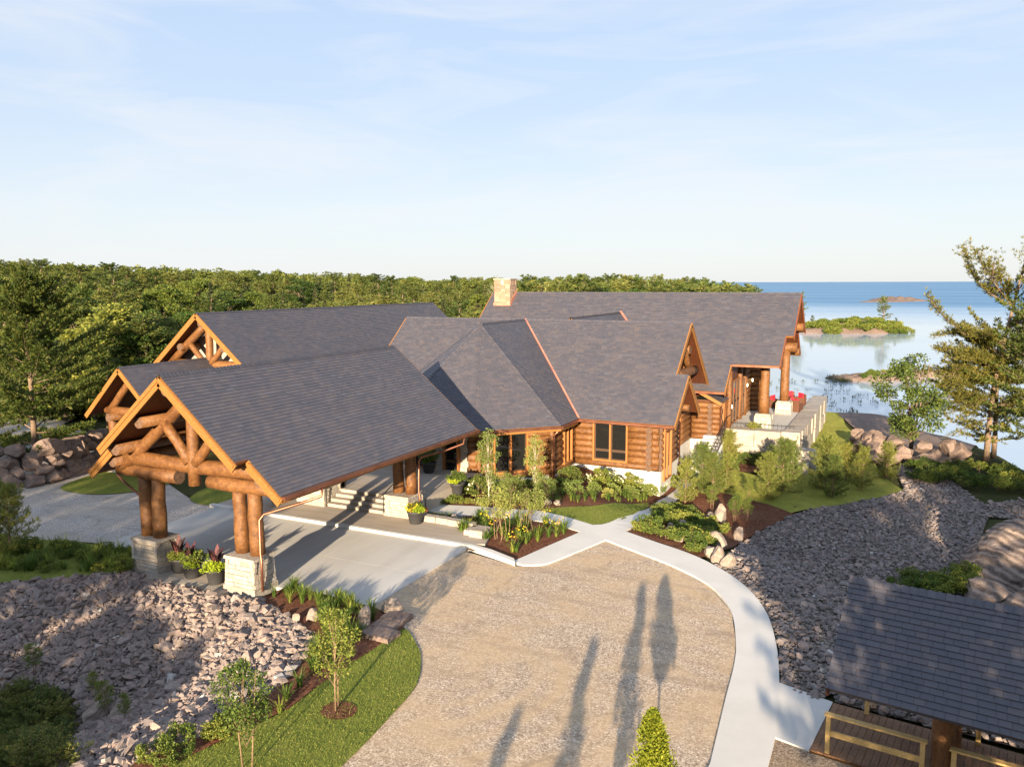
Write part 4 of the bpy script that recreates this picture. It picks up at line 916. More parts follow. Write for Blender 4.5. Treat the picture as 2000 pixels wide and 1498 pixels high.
# terrace
ter = tag(MB().prism([(-10.2, 52.15), (-5.9, 52.2), (-5.55, 68.2), (-10.2, 68.2)], -2.5, .6).build('terrace', MAT['walk']), kind='structure')
MB().prism([(-9.9, 52.4), (-6.3, 52.4), (-6.3, 68), (-9.9, 68)], .5, .615).build('paving', MAT['concrete'], ter)
tw = thing('terrace_wall', 'dry-laid wall of huge pale quarried blocks around the lakeside terrace', 'stone wall', (-6, 52, -1))
x = -9.6
for zb, zt in ((-1.3, -.32), (-.30, .72)):
    x = -9.6
    while x < -5.4:
        w = min(random.uniform(1.1, 1.7), -5.35-x); MB().box((x+.02, 51.55+random.uniform(-.12, .08), zb), (x+w-.015, 52.5, zt+random.uniform(-.02, .02))).build('block', MAT['blockstone'], tw); x += w
for zb, zt in ((-1.4, -.32), (-.30, .74)):
    y = 52.52
    while y < 68.5:
        w = random.uniform(1.0, 1.8); MB().box((-6.35, y+.02, zb), (-5.25+random.uniform(-.05, .05), y+w+.015, zt+random.uniform(-.004, .004))).build('block', MAT['blockstone'], tw); y += w
for (bx, by, sx_, sz_) in ((-5.0, 50.9, .75, 1.0), (-6.0, 50.5, .6, .55), (-5.1, 49.7, .5, .35)):
    MB().frust((bx, by), sx_, .6, sx_*.92, .52, -1.6, -1.1+sz_).build('block', MAT['blockstone'], tw)
# iron picket fence on the terrace edge
pf = thing('picket_fence', 'low black iron picket fence along the terrace edge by the near post', 'fence', (-8, 52.3, .6))
for i in range(16): MB().tube([(-9.6+i*.25, 52.62, .6), (-9.6+i*.25, 52.62, 1.02)], .012, 6).build('picket', MAT['iron'], pf)
MB().beam((-9.65, 52.62, .95), (-5.8, 52.62, .95), .02, .03).build('rail', MAT['iron'], pf)
# side stairs with grey railing
st = thing('side_stairs', 'narrow concrete stairs climbing between white foundation and iron railing', 'stairs', (-10.0, 46, -.9))
for i in range(10): MB().box((-10.9, 46.0+i*.42, -2.0), (-9.75, 46.44+i*.42, -.75+i*.135)).build('step', MAT['sidewalk'], st)
MB().add([(-9.72, 45.8, -1.8), (-9.72, 50.4, -1.8), (-9.72, 50.4, .55), (-9.72, 45.8, -.75), (-9.5, 45.8, -1.8), (-9.5, 50.4, -1.8), (-9.5, 50.4, .55), (-9.5, 45.8, -.75)], [(0, 3, 2, 1), (4, 5, 6, 7), (3, 7, 6, 2), (0, 4, 7, 3)]).build('stringer', MAT['sidewalk'], st)
rl = thing('stair_railing', 'thin grey iron picket railing rising beside the side stairs', 'railing', (-9.6, 48, -.5))
MB().tube([(-9.6, 45.8, .25), (-9.6, 50.4, 1.6), (-9.6, 51.6, 1.6)], .025, 6).build('handrail', MAT['iron'], rl)
for i in range(28):
    y_ = 45.85+i*.165; z_ = -.75+(y_-45.8)*.283; MB().tube([(-9.6, y_, z_), (-9.6, y_, z_+1.0)], .011, 5).build('picket', MAT['iron'], rl)

# ================================================================== ANNEX (left building)
annex = thing('log_annex', 'left log building with timber trussed gable and long shingled roof', 'building', (-36, 45, 0))
AXX, AZR, AY0, AY1 = -36.0, 8.33, 33.2, 58.7
def az_(d): return AZR-SK*abs(d)
an_roof = roof(annex, 'roof', [[(AXX+5.3, AY0+.6, az_(5.3)), (AXX+5.3, AY1, az_(5.3)), (AXX, AY1, AZR), (AXX, AY0, AZR), (AXX+3.6, AY0, az_(3.6)), (AXX+3.6, AY0+.6, az_(3.6))],
     [(AXX-5.3, AY1, az_(5.3)), (AXX-5.3, AY0+.6, az_(5.3)), (AXX-3.6, AY0+.6, az_(3.6)), (AXX-3.6, AY0, az_(3.6)), (AXX, AY0, AZR), (AXX, AY1, AZR)]], .15, .25, .45, .16, lines=[((AXX, AY0, AZR), (AXX, AY1, AZR), nR, nL)])
for sg in (-1, 1):
    rake(an_roof, (AXX, AY0, AZR), (AXX+sg*3.6, AY0, az_(3.6)), (0, -.03, 0)); rake(an_roof, (AXX+sg*3.6, AY0+.6, az_(3.6)), (AXX+sg*5.3, AY0+.6, az_(5.3)), (0, -.03, 0))
MB().add([(AXX-4.4, 34.9, 0), (AXX+4.4, 34.9, 0), (AXX+4.4, 34.9, az_(4.4)-.2), (AXX, 34.9, AZR-.2), (AXX-4.4, 34.9, az_(4.4)-.2)], [(0, 1, 2, 3, 4)]).build('gable_wall', MAT['blockstone'], annex)
log_wall(annex, (AXX+4.4, 34.9), (AXX+4.4, 57), .1, 4.2, (1, 0))
yy = 34.0
log(annex, (AXX-3.3, yy, 5.35), (AXX+3.3, yy, 5.35), .24, 'tie_beam'); log(annex, (AXX+.1, yy, 5.2), (AXX+.1, yy, 7.7), .22, 'king_post')
log(annex, (AXX-2.8, yy-.1, 5.45), (AXX+.1, yy-.1, 7.75), .22, 'rafter_log'); log(annex, (AXX+2.8, yy-.1, 5.45), (AXX, yy-.1, 7.75), .22, 'rafter_log')
log(annex, (AXX-.1, yy-.15, 5.4), (AXX-1.35, yy-.15, 6.6), .17, 'strut'); log(annex, (AXX+.3, yy-.15, 5.4), (AXX+1.4, yy-.15, 6.5), .17, 'strut')
for d, z in ((-1.7, 6.35), (1.7, 6.35), (0, 7.75), (-3.0, 5.2), (3.0, 5.2)): log(annex, (AXX+d, 33.45, z), (AXX+d, 35.2, z), .2, 'purlin')
SK2, SZ, SY0 = .95, 5.75, 28.0
def sz_(d): return SZ-SK2*abs(d)
sb = roof(annex, 'porch_roof', [[(AXX+2.7, SY0+.4, sz_(2.7)), (AXX+2.7, 34.85, sz_(2.7)), (AXX, 34.85, SZ), (AXX, SY0, SZ), (AXX+1.9, SY0, sz_(1.9)), (AXX+1.9, SY0+.4, sz_(1.9))], [(AXX-2.7, 34.85, sz_(2.7)), (AXX-2.7, SY0, sz_(2.7)), (AXX, SY0, SZ), (AXX, 34.85, SZ)]], .15, .22, .42, .14, lines=[((AXX, SY0, SZ), (AXX, 34.8, SZ), (SK2, 0, 1), (-SK2, 0, 1))])
for sg in (-1, 1): rake(sb, (AXX, SY0, SZ), (AXX+sg*2.7, SY0, sz_(2.7)), (0, -.03, 0), .24)
log(annex, (AXX-2.2, 28.9, 3.3), (AXX+2.2, 28.9, 3.3), .22, 'tie_beam'); log(annex, (AXX-1.9, 28.85, 3.3), (AXX, 28.85, 5.2), .2, 'rafter_log'); log(annex, (AXX+1.9, 28.85, 3.3), (AXX, 28.85, 5.2), .2, 'rafter_log'); log(annex, (AXX+.9, 28.8, 4.5), (AXX+.1, 28.8, 3.4), .16, 'strut')
for sg in (-1, 1):
    log(annex, (AXX+sg*1.8, 28.9, 1.0), (AXX+sg*1.8, 28.9, 3.15), .26, 'log_column'); log(annex, (AXX+sg*1.4, 28.3, 3.0), (AXX+sg*1.4, 34.8, 3.0), .2, 'purlin')
    MB().frust((AXX+sg*1.8, 28.9), .45, .45, .38, .38, 0, 1.0).build('pier', MAT['stone'], annex)

# ================================================================== ENTRANCE STEPS, PORCH, RAILS
es = thing('entrance_steps', 'four wide pale stone steps below the lodge entrance', 'steps', (-21.2, 28, 0))
for i in range(4): MB().box((-22.82, 27.85+i*.36, .0), (-19.56, 29.4, .125+.13*(i+1))).build('step', MAT['blockstone'], es)
pf2 = tag(MB().prism([(-22.8, 29.2), (-18.4, 29.2), (-18.3, 34.3), (-24.5, 34.3), (-24.0, 31)], -.2, .64).build('entrance_porch', MAT['walk']), kind='structure')
gw = thing('garden_wall', 'pale stone wing wall left of the entrance steps', 'stone wall', (-23.7, 28.2, 0))
core = MB().box((-24.45, 27.9, 0), (-22.9, 28.9, 1.2)).build('core', MAT['mortar'], gw)
stone_skin(core, (-24.45, 27.9), (-22.9, 27.9), (0, -1), .13, 1.2, 0, .15, .3, .3, .7); stone_skin(core, (-22.9, 27.9), (-22.9, 28.9), (1, 0), .13, 1.2, 0, .15, .3, .3, .7)
MB().box((-24.55, 27.82, 1.2), (-22.8, 28.95, 1.3)).build('cap_stone', MAT['blockstone'], gw)
for x_, lab in ((-22.72, 'black iron handrail beside the stone wing wall at the steps'), (-19.66, 'black iron handrail against the entrance pier at the steps')):
    hr = thing('handrail', lab, 'handrail', (x_, 28, .125), group='entrance handrails')
    MB().tube([(x_, 27.55, .98), (x_, 27.75, 1.0), (x_, 29.2, 1.55)], .022, 6).build('rail', MAT['iron'], hr)
    MB().tube([(x_, 27.8, .12), (x_, 27.8, 1.02)], .02, 6).build('post', MAT['iron'], hr); MB().tube([(x_, 29.15, .6), (x_, 29.15, 1.54)], .02, 6).build('post', MAT['iron'], hr)
# wall lanterns
def lantern(loc, label):
    t = thing('wall_lantern', label, 'lantern', loc, group='wall lanterns'); x, y, z = loc
    MB().box((x-.05, y-.05, z+.12), (x+.05, y+.1, z+.16)).build('cap', MAT['iron'], t); MB().box((x-.04, y-.04, z-.1), (x+.04, y+.04, z+.12)).build('lamp', MAT['glow'], t); MB().box((x-.05, y-.05, z-.15), (x+.05, y+.08, z-.1)).build('base', MAT['iron'], t)
lantern((-20.75, 34.1, 2.6), 'small lit lantern on the stone entrance wall')
lantern((hx+.25, 58.0, 2.75), 'lit lantern beside the glazed terrace wall of the hall'); lantern((hx+.3, 59.9, 2.9), 'lit lantern on the dark log corner above terrace'); lantern((-9.8, 53.0, 1.9), 'lit lantern low beside the small roof at terrace')

# ================================================================== TERRACE FURNITURE
def wicker_chair(x, y, rz, label):
    t = thing('wicker_chair', label, 'chair', (x, y, .615), 0, 'wicker chairs on the terrace'); c, s = math.cos(rz), math.sin(rz)
    def bx(name, a, b_, mat):
        m = MB().box(a, b_); m.v = [(x+p[0]*c-p[1]*s, y+p[0]*s+p[1]*c, .615+p[2]) for p in m.v]; return m.build(name, mat, t)
    bx('base', (-.38, -.38, 0), (.38, .38, .32), MAT['wicker']); bx('armrest', (-.42, -.38, 0), (-.30, .38, .6), MAT['wicker']); bx('armrest', (.30, -.38, 0), (.42, .38, .6), MAT['wicker'])
    bx('backrest', (-.42, .30, 0), (.42, .44, .85), MAT['wicker']); bx('seat_cushion', (-.29, -.36, .32), (.29, .28, .44), MAT['red']); bx('back_cushion', (-.28, .18, .45), (.28, .29, .92), MAT['red'])
wicker_chair(-7.0, 62.6, 1.9, 'wicker chair with red cushions directly behind the far terrace post')
wicker_chair(-6.95, 64.4, -.9, 'wicker chair with red cushions backed to the far end of terrace wall')
wicker_chair(-6.75, 61.2, 2.9, 'wicker chair turned away beside the terrace wall with red pillow')
wicker_chair(-8.3, 62.4, 1.3, 'wicker chair with red cushion left of the far terrace post')
wicker_chair(-7.7, 65.2, .2, 'wicker chair with tall red back cushion facing the viewer on the terrace')
ft = thing('fire_table', 'low dark wicker table between the red cushioned chairs', 'table', (-7.6, 63.6, .615)); MB().box((-8.0, 63.2, .615), (-7.2, 64.0, .95)).build('base', MAT['wicker'], ft); MB().box((-8.05, 63.15, .95), (-7.15, 64.05, 1.0)).build('table_top', MAT['mortar'], ft)

# ================================================================== PAVILION (bottom right)
pv = thing('boardwalk_pavilion', 'small log pavilion with dark shingled roof over a boardwalk', 'pavilion', (1, 17.9, 0))
pd, pp_ = np.array([.990, -.139, 0]), np.array([.139, .990, 0])
E0 = np.array([-1.0, 16.0, 2.15]); wv_ = 1.95
def pvp(a, b_, z): return E0+pd*a+pp_*b_+np.array([0, 0, z])
pv_roof = roof(pv, 'roof', [[pvp(0, 0, 0), pvp(5.6, 0, 0), pvp(5.6, wv_, SK*wv_), pvp(0, wv_, SK*wv_)], [pvp(5.6, 2*wv_, 0), pvp(0, 2*wv_, 0), pvp(0, wv_, SK*wv_), pvp(5.6, wv_, SK*wv_)]], .135, .16, .30, .12, near=290, edge='shingle', lines=[(pvp(0, wv_, SK*wv_), pvp(5.6, wv_, SK*wv_), np.cross(pd, pp_*1+np.array([0, 0, SK])), np.cross(pd, pp_-np.array([0, 0, SK])))])
for sg in (0, 2): child_box(pv_roof, 'fascia', MAT['soffit'], (pvp(.03, sg*wv_, -.12), pvp(.03, wv_, SK*wv_-.12), .05, .14))
for a in (1.95, 4.7):
    for b_ in (1.55, 3.2):
        q = pvp(a, b_, 0); log(pv, (q[0], q[1], -.6), (q[0], q[1], 2.0+SK*min(b_, 2*wv_-b_)), .21, 'log_post', n=16)
        for s_ in (-.7, .7): MB().beam(pvp(a, b_, -.35), pvp(a+s_, b_, .75), .14, .2).build('knee_brace', MAT['log'], pv)
for b_ in (1.55, 3.2): log(pv, pvp(.2, b_, .35), pvp(5.5, b_, .35), .15, 'plate_log')
bw_ = thing('boardwalk', 'brown plank boardwalk running under the pavilion roof', 'boardwalk', (0, 18.4, 0))
o0 = np.array([-1.35, 17.35, .03])
for i in range(42):
    c = o0+pd*(.075+i*.148)+pp_*1.15; MB().obox(c-np.array([0, 0, .02]), pd*.070, pp_*1.15, (0, 0, .02)).build('plank', MAT['deck'], bw_)
MB().obox(o0+pd*3.1-np.array([0, 0, .17])-pp_*.02, pd*3.15, pp_*.025, (0, 0, .12)).build('rim_joist', MAT['fascia'], bw_); MB().obox(o0+pd*3.1-np.array([0, 0, .17])+pp_*2.32, pd*3.15, pp_*.025, (0, 0, .12)).build('rim_joist', MAT['fascia'], bw_)
def deck_rail(a0, a1, b_, label, mid=True):
    t = thing('deck_railing', label, 'railing', tuple(o0+pd*a0+pp_*b_), group='boardwalk railings')
    n = max(2, int((a1-a0)/1.6)+1)
    for i in range(n):
        q = o0+pd*(a0+(a1-a0)*i/(n-1))+pp_*b_; MB().obox(q+np.array([0, 0, .42]), pd*.045, pp_*.045, (0, 0, .42)).build('post', MAT['lumber'], t)
    MB().obox(o0+pd*((a0+a1)/2)+pp_*b_+np.array([0, 0, .86]), pd*((a1-a0)/2+.08), pp_*.07, (0, 0, .02)).build('top_rail', MAT['lumber'], t)
    if mid: MB().obox(o0+pd*((a0+a1)/2)+pp_*b_+np.array([0, 0, .45]), pd*((a1-a0)/2), pp_*.02, (0, 0, .06)).build('mid_rail', MAT['lumber'], t)
deck_rail(.35, 2.15, .08, 'pale lumber railing on the near edge of boardwalk left of the log post'); deck_rail(2.7, 5.9, .08, 'pale lumber railing on the near edge of boardwalk right of the log post')
deck_rail(.75, 2.6, 2.22, 'pale lumber railing on the far edge of boardwalk under the roof corner'); deck_rail(3.0, 5.9, 2.22, 'pale lumber railing on the far edge of boardwalk right of the log post')

# ================================================================== PLANT MESHES
def unit(a): return a/(np.linalg.norm(a, axis=-1, keepdims=True)+1e-9)
def cards(P, D, L, W, rg):
    """leaf or needle shaped quads growing from P along D"""
    D = unit(D); S = unit(np.cross(D, rg.normal(size=D.shape))); L = np.asarray(L)[:, None]; W = np.asarray(W)[:, None]
    V = np.stack([P, P+D*L*.5+S*W*.5, P+D*L, P+D*L*.5-S*W*.5], 1); n = len(P)
    return V.reshape(-1, 3), np.arange(n*4).reshape(n, 4)
def gen_pine(seed, H, Lmax, base=.2, blades=5, blade=(.26, .06), spacing=.55, wind=(0, 0), rise=(0.0, .7), step=.28, power=.7, rt=None, sub=2, droop=0., gap=.12):
    rg = np.random.default_rng(seed); random.seed(seed); tr = MB(); rt = rt or H*.02
    lean = rg.normal(0, .02*H, 2); k = 7
    ax = lambda f: np.array([lean[0]*f*f, lean[1]*f*f, H*f])
    tr.tube([ax(i/k) for i in range(k+1)], [rt*(1-i/k)**.8+.012 for i in range(k+1)], 8, True, 0, None, .05)
    P, D = [], []; z = base*H
    while z < H*.985:
        f = z/H; g = (f-base)/(1-base); Lp = Lmax*((1-g)**power)*(.6+.4*min(1, g*4)); nb = rg.integers(4, 7); a0 = rg.uniform(0, 6.28)
        for b_ in range(nb):
            if rg.random() < gap: continue
            L = Lp*rg.uniform(.55, 1.15)+.15; a = a0+b_*6.283/nb+rg.normal(0, .25); el = rise[0]+(rise[1]-rise[0])*g+rg.normal(0, .12)
            d = np.array([math.cos(a)*math.cos(el)+wind[0], math.sin(a)*math.cos(el)+wind[1], math.sin(el)]); d /= np.linalg.norm(d); o = ax(f)+np.array([0, 0, rg.uniform(-.15, .15)]); side = np.cross(d, (0, 0, 1)); side /= np.linalg.norm(side)+1e-9
            pt = lambda t: o+d*L*t+np.array([0, 0, (.16*t*t-droop*t)*L])
            if L > .5: tr.tube([pt(0), pt(.5), pt(.95)], [max(.008, rt*.28*(1-f)+.006), max(.006, rt*.16*(1-f)+.004), .004], 5, False)
            t = .22
            while t <= 1.0:
                w = .36*L*(1.05-t)*rg.uniform(.5, 1.1) if t < .95 else 0
                for s in (-1, 1):
                    for j in range(sub):
                        q = pt(t)+side*s*w*(j+rg.uniform(.2, 1))/sub + d*w*.5*(j+.5)/sub+np.array([0, 0, rg.normal(0, .05)+.04*L*.3])
                        dd = d*.7+side*s*.5+np.array([0, 0, .55]); P += [q]*blades; D += [dd+rg.normal(0, .55, 3) for _ in range(blades)]
                t += step/max(L, .3)
        z += spacing*rg.uniform(.75, 1.25)*(1.1-.45*g)
    P, D = np.array(P), np.array(D); V, F = cards(P, D, rg.uniform(.7, 1.2, len(P))*blade[0], rg.uniform(.7, 1.2, len(P))*blade[1], rg)
    return tr, V, F
def gen_broad(seed, H, Rd, clumps=40, per=200, leaf=.3, trunk=.3, rt=.16, zc=.62, zr=.38, sparse=1.0, cr=(.2, .36), up=.35, stems=1):
    rg = np.random.default_rng(seed); random.seed(seed); tr = MB(); P, D = [], []
    for s in range(stems):
        ox, oy = (0, 0) if stems == 1 else (rg.uniform(-.25, .25), rg.uniform(-.25, .25)); sp = 0 if stems == 1 else .35*Rd
        tr.tube([(ox, oy, 0), (ox*1.5+rg.normal(0, .04)*Rd, oy*1.5, H*trunk), (ox+rg.normal(0, .1)*Rd+sp*rg.normal(), oy+rg.normal(0, .1)*Rd+sp*rg.normal(), H*.88)], [rt, rt*.8, rt*.2], 7, True, 0, None, .06)
    for c in range(clumps):
        v = rg.normal(size=3); v /= np.linalg.norm(v); rr = rg.uniform(.35, 1)**.5; ctr = np.array([v[0]*Rd*rr, v[1]*Rd*rr, H*zc+v[2]*H*zr*rr]); r = Rd*rg.uniform(*cr)
        ctr[:2] *= 1-.35*max(0, (ctr[2]/H-.75)/.25)
        f = min(.85, max(trunk*.7, ctr[2]/H-.25)); tr.tube([(0, 0, H*f), ctr*np.array([.55, .55, .5])+np.array([0, 0, H*f*.5]), ctr], [rt*.3, rt*.18, min(.01, rt*.12)], 5, False)
        n = int(per*sparse*rg.uniform(.6, 1.3)); u = unit(rg.normal(size=(n, 3))); rad = r*rg.uniform(.45, 1.05, (n, 1)); q = ctr+u*rad*np.array([1.1, 1.1, .75])
        P.append(q); D.append(u*.7+rg.normal(0, .5, (n, 3))+np.array([0, 0, -.1+up]))
    P, D = np.vstack(P), np.vstack(D); V, F = cards(P, D, rg.uniform(.7, 1.25, len(P))*leaf, rg.uniform(.7, 1.2, len(P))*leaf*.62, rg)
    return tr, V, F
def gen_clump(seed, n, L, W, spread=.7, base=.06):
    """arching strap leaves from one crown"""
    rg = np.random.default_rng(seed); a = rg.uniform(0, 6.283, n); l = L*rg.uniform(.6, 1.15, n); out = spread*rg.uniform(.3, 1.1, n); V, F = [], []
    for i in range(n):
        d = np.array([math.cos(a[i]), math.sin(a[i]), 0]); s = np.array([-d[1], d[0], 0])*W*rg.uniform(.7, 1.2)/2; p0 = d*base*rg.random(); o = len(V)
        for t, w in ((0, .6), (.45, 1), (.8, .75), (1, .08)):
            q = p0+d*l[i]*out[i]*t*t+np.array([0, 0, l[i]*(t-.42*out[i]*t*t*t)]); V += [q-s*w, q+s*w]
        F += [(o+2*k, o+2*k+1, o+2*k+3, o+2*k+2) for k in range(3)]
    return np.array(V), np.array(F)
KIND = {}
def plant_kind(key, tr, V, F, bark, leaf, n1='trunk', n2='crown'):
    KIND[key] = ([(n1, tr.mesh(n1, MAT[bark]))] if tr else [])+[(n2, np_mesh(n2, V, F, MAT[leaf]))]
def add_flower(key, name, pts, mat, size, rg, n=14):
    P = np.repeat(np.array(pts), n, 0); D = rg.normal(size=P.shape)+np.array([0, 0, .4]); V, F = cards(P, D, np.full(len(P), size), np.full(len(P), size*.8), rg); KIND[key] = KIND[key]+[(name, np_mesh(name, V, F, MAT[mat]))]
def plant(key, name, label, cat, loc, scale=1., rz=None, group=None, sxy=1.):
    t = thing(name, label, cat, tuple(float(q) for q in loc), random.uniform(0, 6.28) if rz is None else rz, group); t.scale = (scale*sxy, scale*sxy, scale)
    for n, me in KIND[key]: place(n, me, t)
    return t
def ground_at(p, dx, dy): x, y = p[0]+dx, p[1]+dy; return (x, y, h1(x, y)-.05)
def at(px, py, dz=-.03): g = G(px, py); return (g[0], g[1], g[2]+dz)

for i in range(4): plant_kind('pine%d' % i, *gen_pine(100+i, 13, 3.3+.4*(i % 2), .30, 7, (.40, .11), .8, step=.36, gap=.24, power=.42, rise=(.0, .55)), 'bark', 'needle')
for i in range(2): plant_kind('spruce%d' % i, *gen_pine(120+i, 12, 1.9, .08, 4, (.34, .11), .5, rise=(-.25, .4), step=.32, power=1.0, gap=.05), 'bark', 'spruce')
for i in range(4): plant_kind('broad%d' % i, *gen_broad(140+i, 12, 3.1, 60, 270, .27, .3, .17, cr=(.16, .32)), 'bark', 'leaf')
plant_kind('broad_d', *gen_broad(150, 12, 3.1, 60, 270, .27, .3, .17, cr=(.16, .32)), 'bark', 'leaf_dark')
plant_kind('snag', *gen_broad(151, 12, 2.6, 26, 14, .3, .3, .15, cr=(.25, .5)), 'bark_pale', 'leaf')

# ================================================================== THE WOOD BEHIND
SKY = np.array([(-80, 503), (0, 506), (150, 509), (300, 514), (500, 521), (700, 529), (900, 538), (1050, 537), (1200, 539), (1300, 542), (1400, 547), (1440, 553), (1465, 566)])
def dmin(px): return np.interp(px, [-80, 230, 300, 520, 860, 950, 1030, 1100, 1470], [56, 56, 64, 78, 84, 76, 84, 88, 92])
cnt = 0; kinds_n = 0
rgf = np.random.default_rng(5)
for i in range(300):
    px = -70+1530*((i*0.61803398) % 1.0); t = ((i*0.754877666) % 1.0)
    if px > 1010: t = t*.6
    t = t**.9
    lo = dmin(px); D = lo*(215/lo)**t; sky = np.interp(px, SKY[:, 0], SKY[:, 1])
    drop = ((1-t)**1.35)*(150 if px < 560 else (100 if px < 1010 else 10))*rgf.uniform(.55, 1.3)+rgf.uniform(-7, 15)
    if px < 200: drop *= 1.15
    d = ray(px, 549); d = d/np.hypot(d[0], d[1]); fw = D*(d @ VF)/1.0
    x, y = d[0]*D, d[1]*D
    g = h1(x, y); top = CAM_H+(549-(sky+drop))/FPX*fw; Ht = float(np.clip(top-g, 4.2, 19))
    zone = ['at the far left edge', 'left of the annex gable', 'above the annex roof', 'between annex roof and chimney', 'just right of the chimney', 'behind the right end of hall ridge'][int(np.searchsorted([150, 380, 850, 985, 1230], px))]
    depth = 'in the front row of the wood' if t < .33 else ('in the middle of the wood' if t < .68 else 'on the wooded skyline')
    r = rgf.random(); pp = .46 if px < 520 else .68
    if t > .75: pp = .74
    if r < pp: key, nm, lab = 'pine%d' % rgf.integers(0, 4), 'pine_tree', 'dark pine '+depth+' '+zone
    elif r < pp+.17: key, nm, lab = 'spruce%d' % rgf.integers(0, 2), 'spruce_tree', 'pointed spruce '+depth+' '+zone
    elif r < pp+.20: key, nm, lab = 'snag', 'bare_tree', 'half-bare tree '+depth+' '+zone
    else: key, nm, lab = ('broad_d' if rgf.random() < .25 else 'broad%d' % rgf.integers(0, 4)), 'broadleaf_tree', 'leafy tree '+depth+' '+zone
    H0 = 13 if key.startswith('pine') else 12
    plant(key, nm, lab, 'tree', (x, y, g-.15), Ht/H0, None, nm.replace('_', ' ')+'s of the wood', rgf.uniform(1.35, 1.95) if not key.startswith('spruce') else rgf.uniform(1.0, 1.3))

# the far ridge of the wood closes the gaps behind: one mass
VV, FF, o_ = [], [], 0
far_p = [gen_broad(160+i, 12, 3.2, 22, 44, .75, .3, .1, cr=(.2, .36))[1:] for i in range(3)] + [gen_pine(165, 12, 2.6, .3, 2, (.9, .35), 1.1, step=.8, power=.5)[1:]]
for k in range(190):
    px = -80+1090*((k*.61803398) % 1.0); D = rgf.uniform(222, 275); d = ray(px, 549); d = d/np.hypot(d[0], d[1]); x, y = d[0]*D, d[1]*D; g = h1(x, y)
    top = CAM_H+(549-(np.interp(px, SKY[:, 0], SKY[:, 1])+rgf.uniform(0, 14)))/FPX*D*(d @ VF); s_ = max(5, top-g)/12; V, F = far_p[k % 4]; a = rgf.uniform(0, 6.28); ca, sa = math.cos(a), math.sin(a)
    W = np.column_stack([(V[:, 0]*ca-V[:, 1]*sa)*s_*1.5+x, (V[:, 0]*sa+V[:, 1]*ca)*s_*1.5+y, V[:, 2]*s_+g]); VV.append(W); FF.append(F+o_); o_ += len(V)
tag(place('far_wood', np_mesh('far_wood', np.vstack(VV), np.vstack(FF), MAT['leaf_dark'])), 'far wooded ridge closing the skyline behind the lodge', 'wood', kind='stuff')

# ================================================================== SINGLE TREES IN VIEW
plant_kind('pine_left', *gen_pine(201, 9.8, 5.0, .14, 8, (.28, .06), .62, (.45, .10), (.05, .8), .17, .35, .17, 3, 0, .28), 'bark', 'needle_near')
plant('pine_left', 'pine_tree', 'big windswept pine at the left edge above the boulder wall', 'tree', at(72, 918), 1, 0)
plant_kind('pine_left2', *gen_pine(202, 8.2, 2.8, .12, 6, (.24, .05), .5, (.3, .1), (.0, .7), .24, .5, .14, 2), 'bark', 'needle')
plant('pine_left2', 'pine_tree', 'second pine cut by the left edge behind the windswept one', 'tree', at(-8, 892), 1.12, 0)
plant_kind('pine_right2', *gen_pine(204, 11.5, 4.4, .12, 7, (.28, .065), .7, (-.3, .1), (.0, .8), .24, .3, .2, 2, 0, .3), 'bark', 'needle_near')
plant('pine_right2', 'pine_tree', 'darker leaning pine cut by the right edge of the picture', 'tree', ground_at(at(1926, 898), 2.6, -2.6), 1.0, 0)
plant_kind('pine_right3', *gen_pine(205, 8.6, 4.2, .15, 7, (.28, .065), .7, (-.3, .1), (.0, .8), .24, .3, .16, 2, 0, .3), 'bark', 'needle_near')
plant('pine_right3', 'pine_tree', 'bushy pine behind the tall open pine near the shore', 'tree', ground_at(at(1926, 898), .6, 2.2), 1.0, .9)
plant_kind('maple', *gen_broad(206, 7.0, 2.1, 44, 150, .19, .25, .07, .6, .40, 1, (.16, .3), .1, 3), 'bark', 'leaf_dark')
plant('maple', 'maple_tree', 'slim three-stemmed leafy tree before the lake by the boulders', 'tree', at(1774, 892), 1, 1)

# columnar cedars along the court: only the first shows its top, the others throw their shadows
def gen_cedar(seed, H, Rd, z0, lumps, per, leaf=.1):
    rg = np.random.default_rng(seed); random.seed(seed); tr = MB(); tr.tube([(0, 0, 0), (.02, 0, H*.5), (0, 0, H*.96)], [.035, .03, .008], 7); P, D = [], []
    for k in range(lumps):
        t = (k+.5)/lumps; f = min(1, t/.2)*(1-.86*max(0, (t-.3)/.7)**1.2); a = rg.uniform(0, 6.283); r = Rd*f*rg.uniform(.3, .75); c = np.array([math.cos(a)*r, math.sin(a)*r, z0+(H-z0)*t*.97]); lr = Rd*(.25+.35*f)*rg.uniform(.7, 1.15)
        u = unit(rg.normal(size=(per, 3))); P.append(c+u*lr*rg.uniform(.4, 1.05, (per, 1))*np.array([1, 1, 1.25])); D.append(u*.6+rg.normal(0, .4, (per, 3))+np.array([0, 0, .8]))
    P, D = np.vstack(P), np.vstack(D); V, F = cards(P, D, rg.uniform(.7, 1.3, len(P))*leaf, rg.uniform(.7, 1.3, len(P))*leaf*.5, rg); return tr, V, F
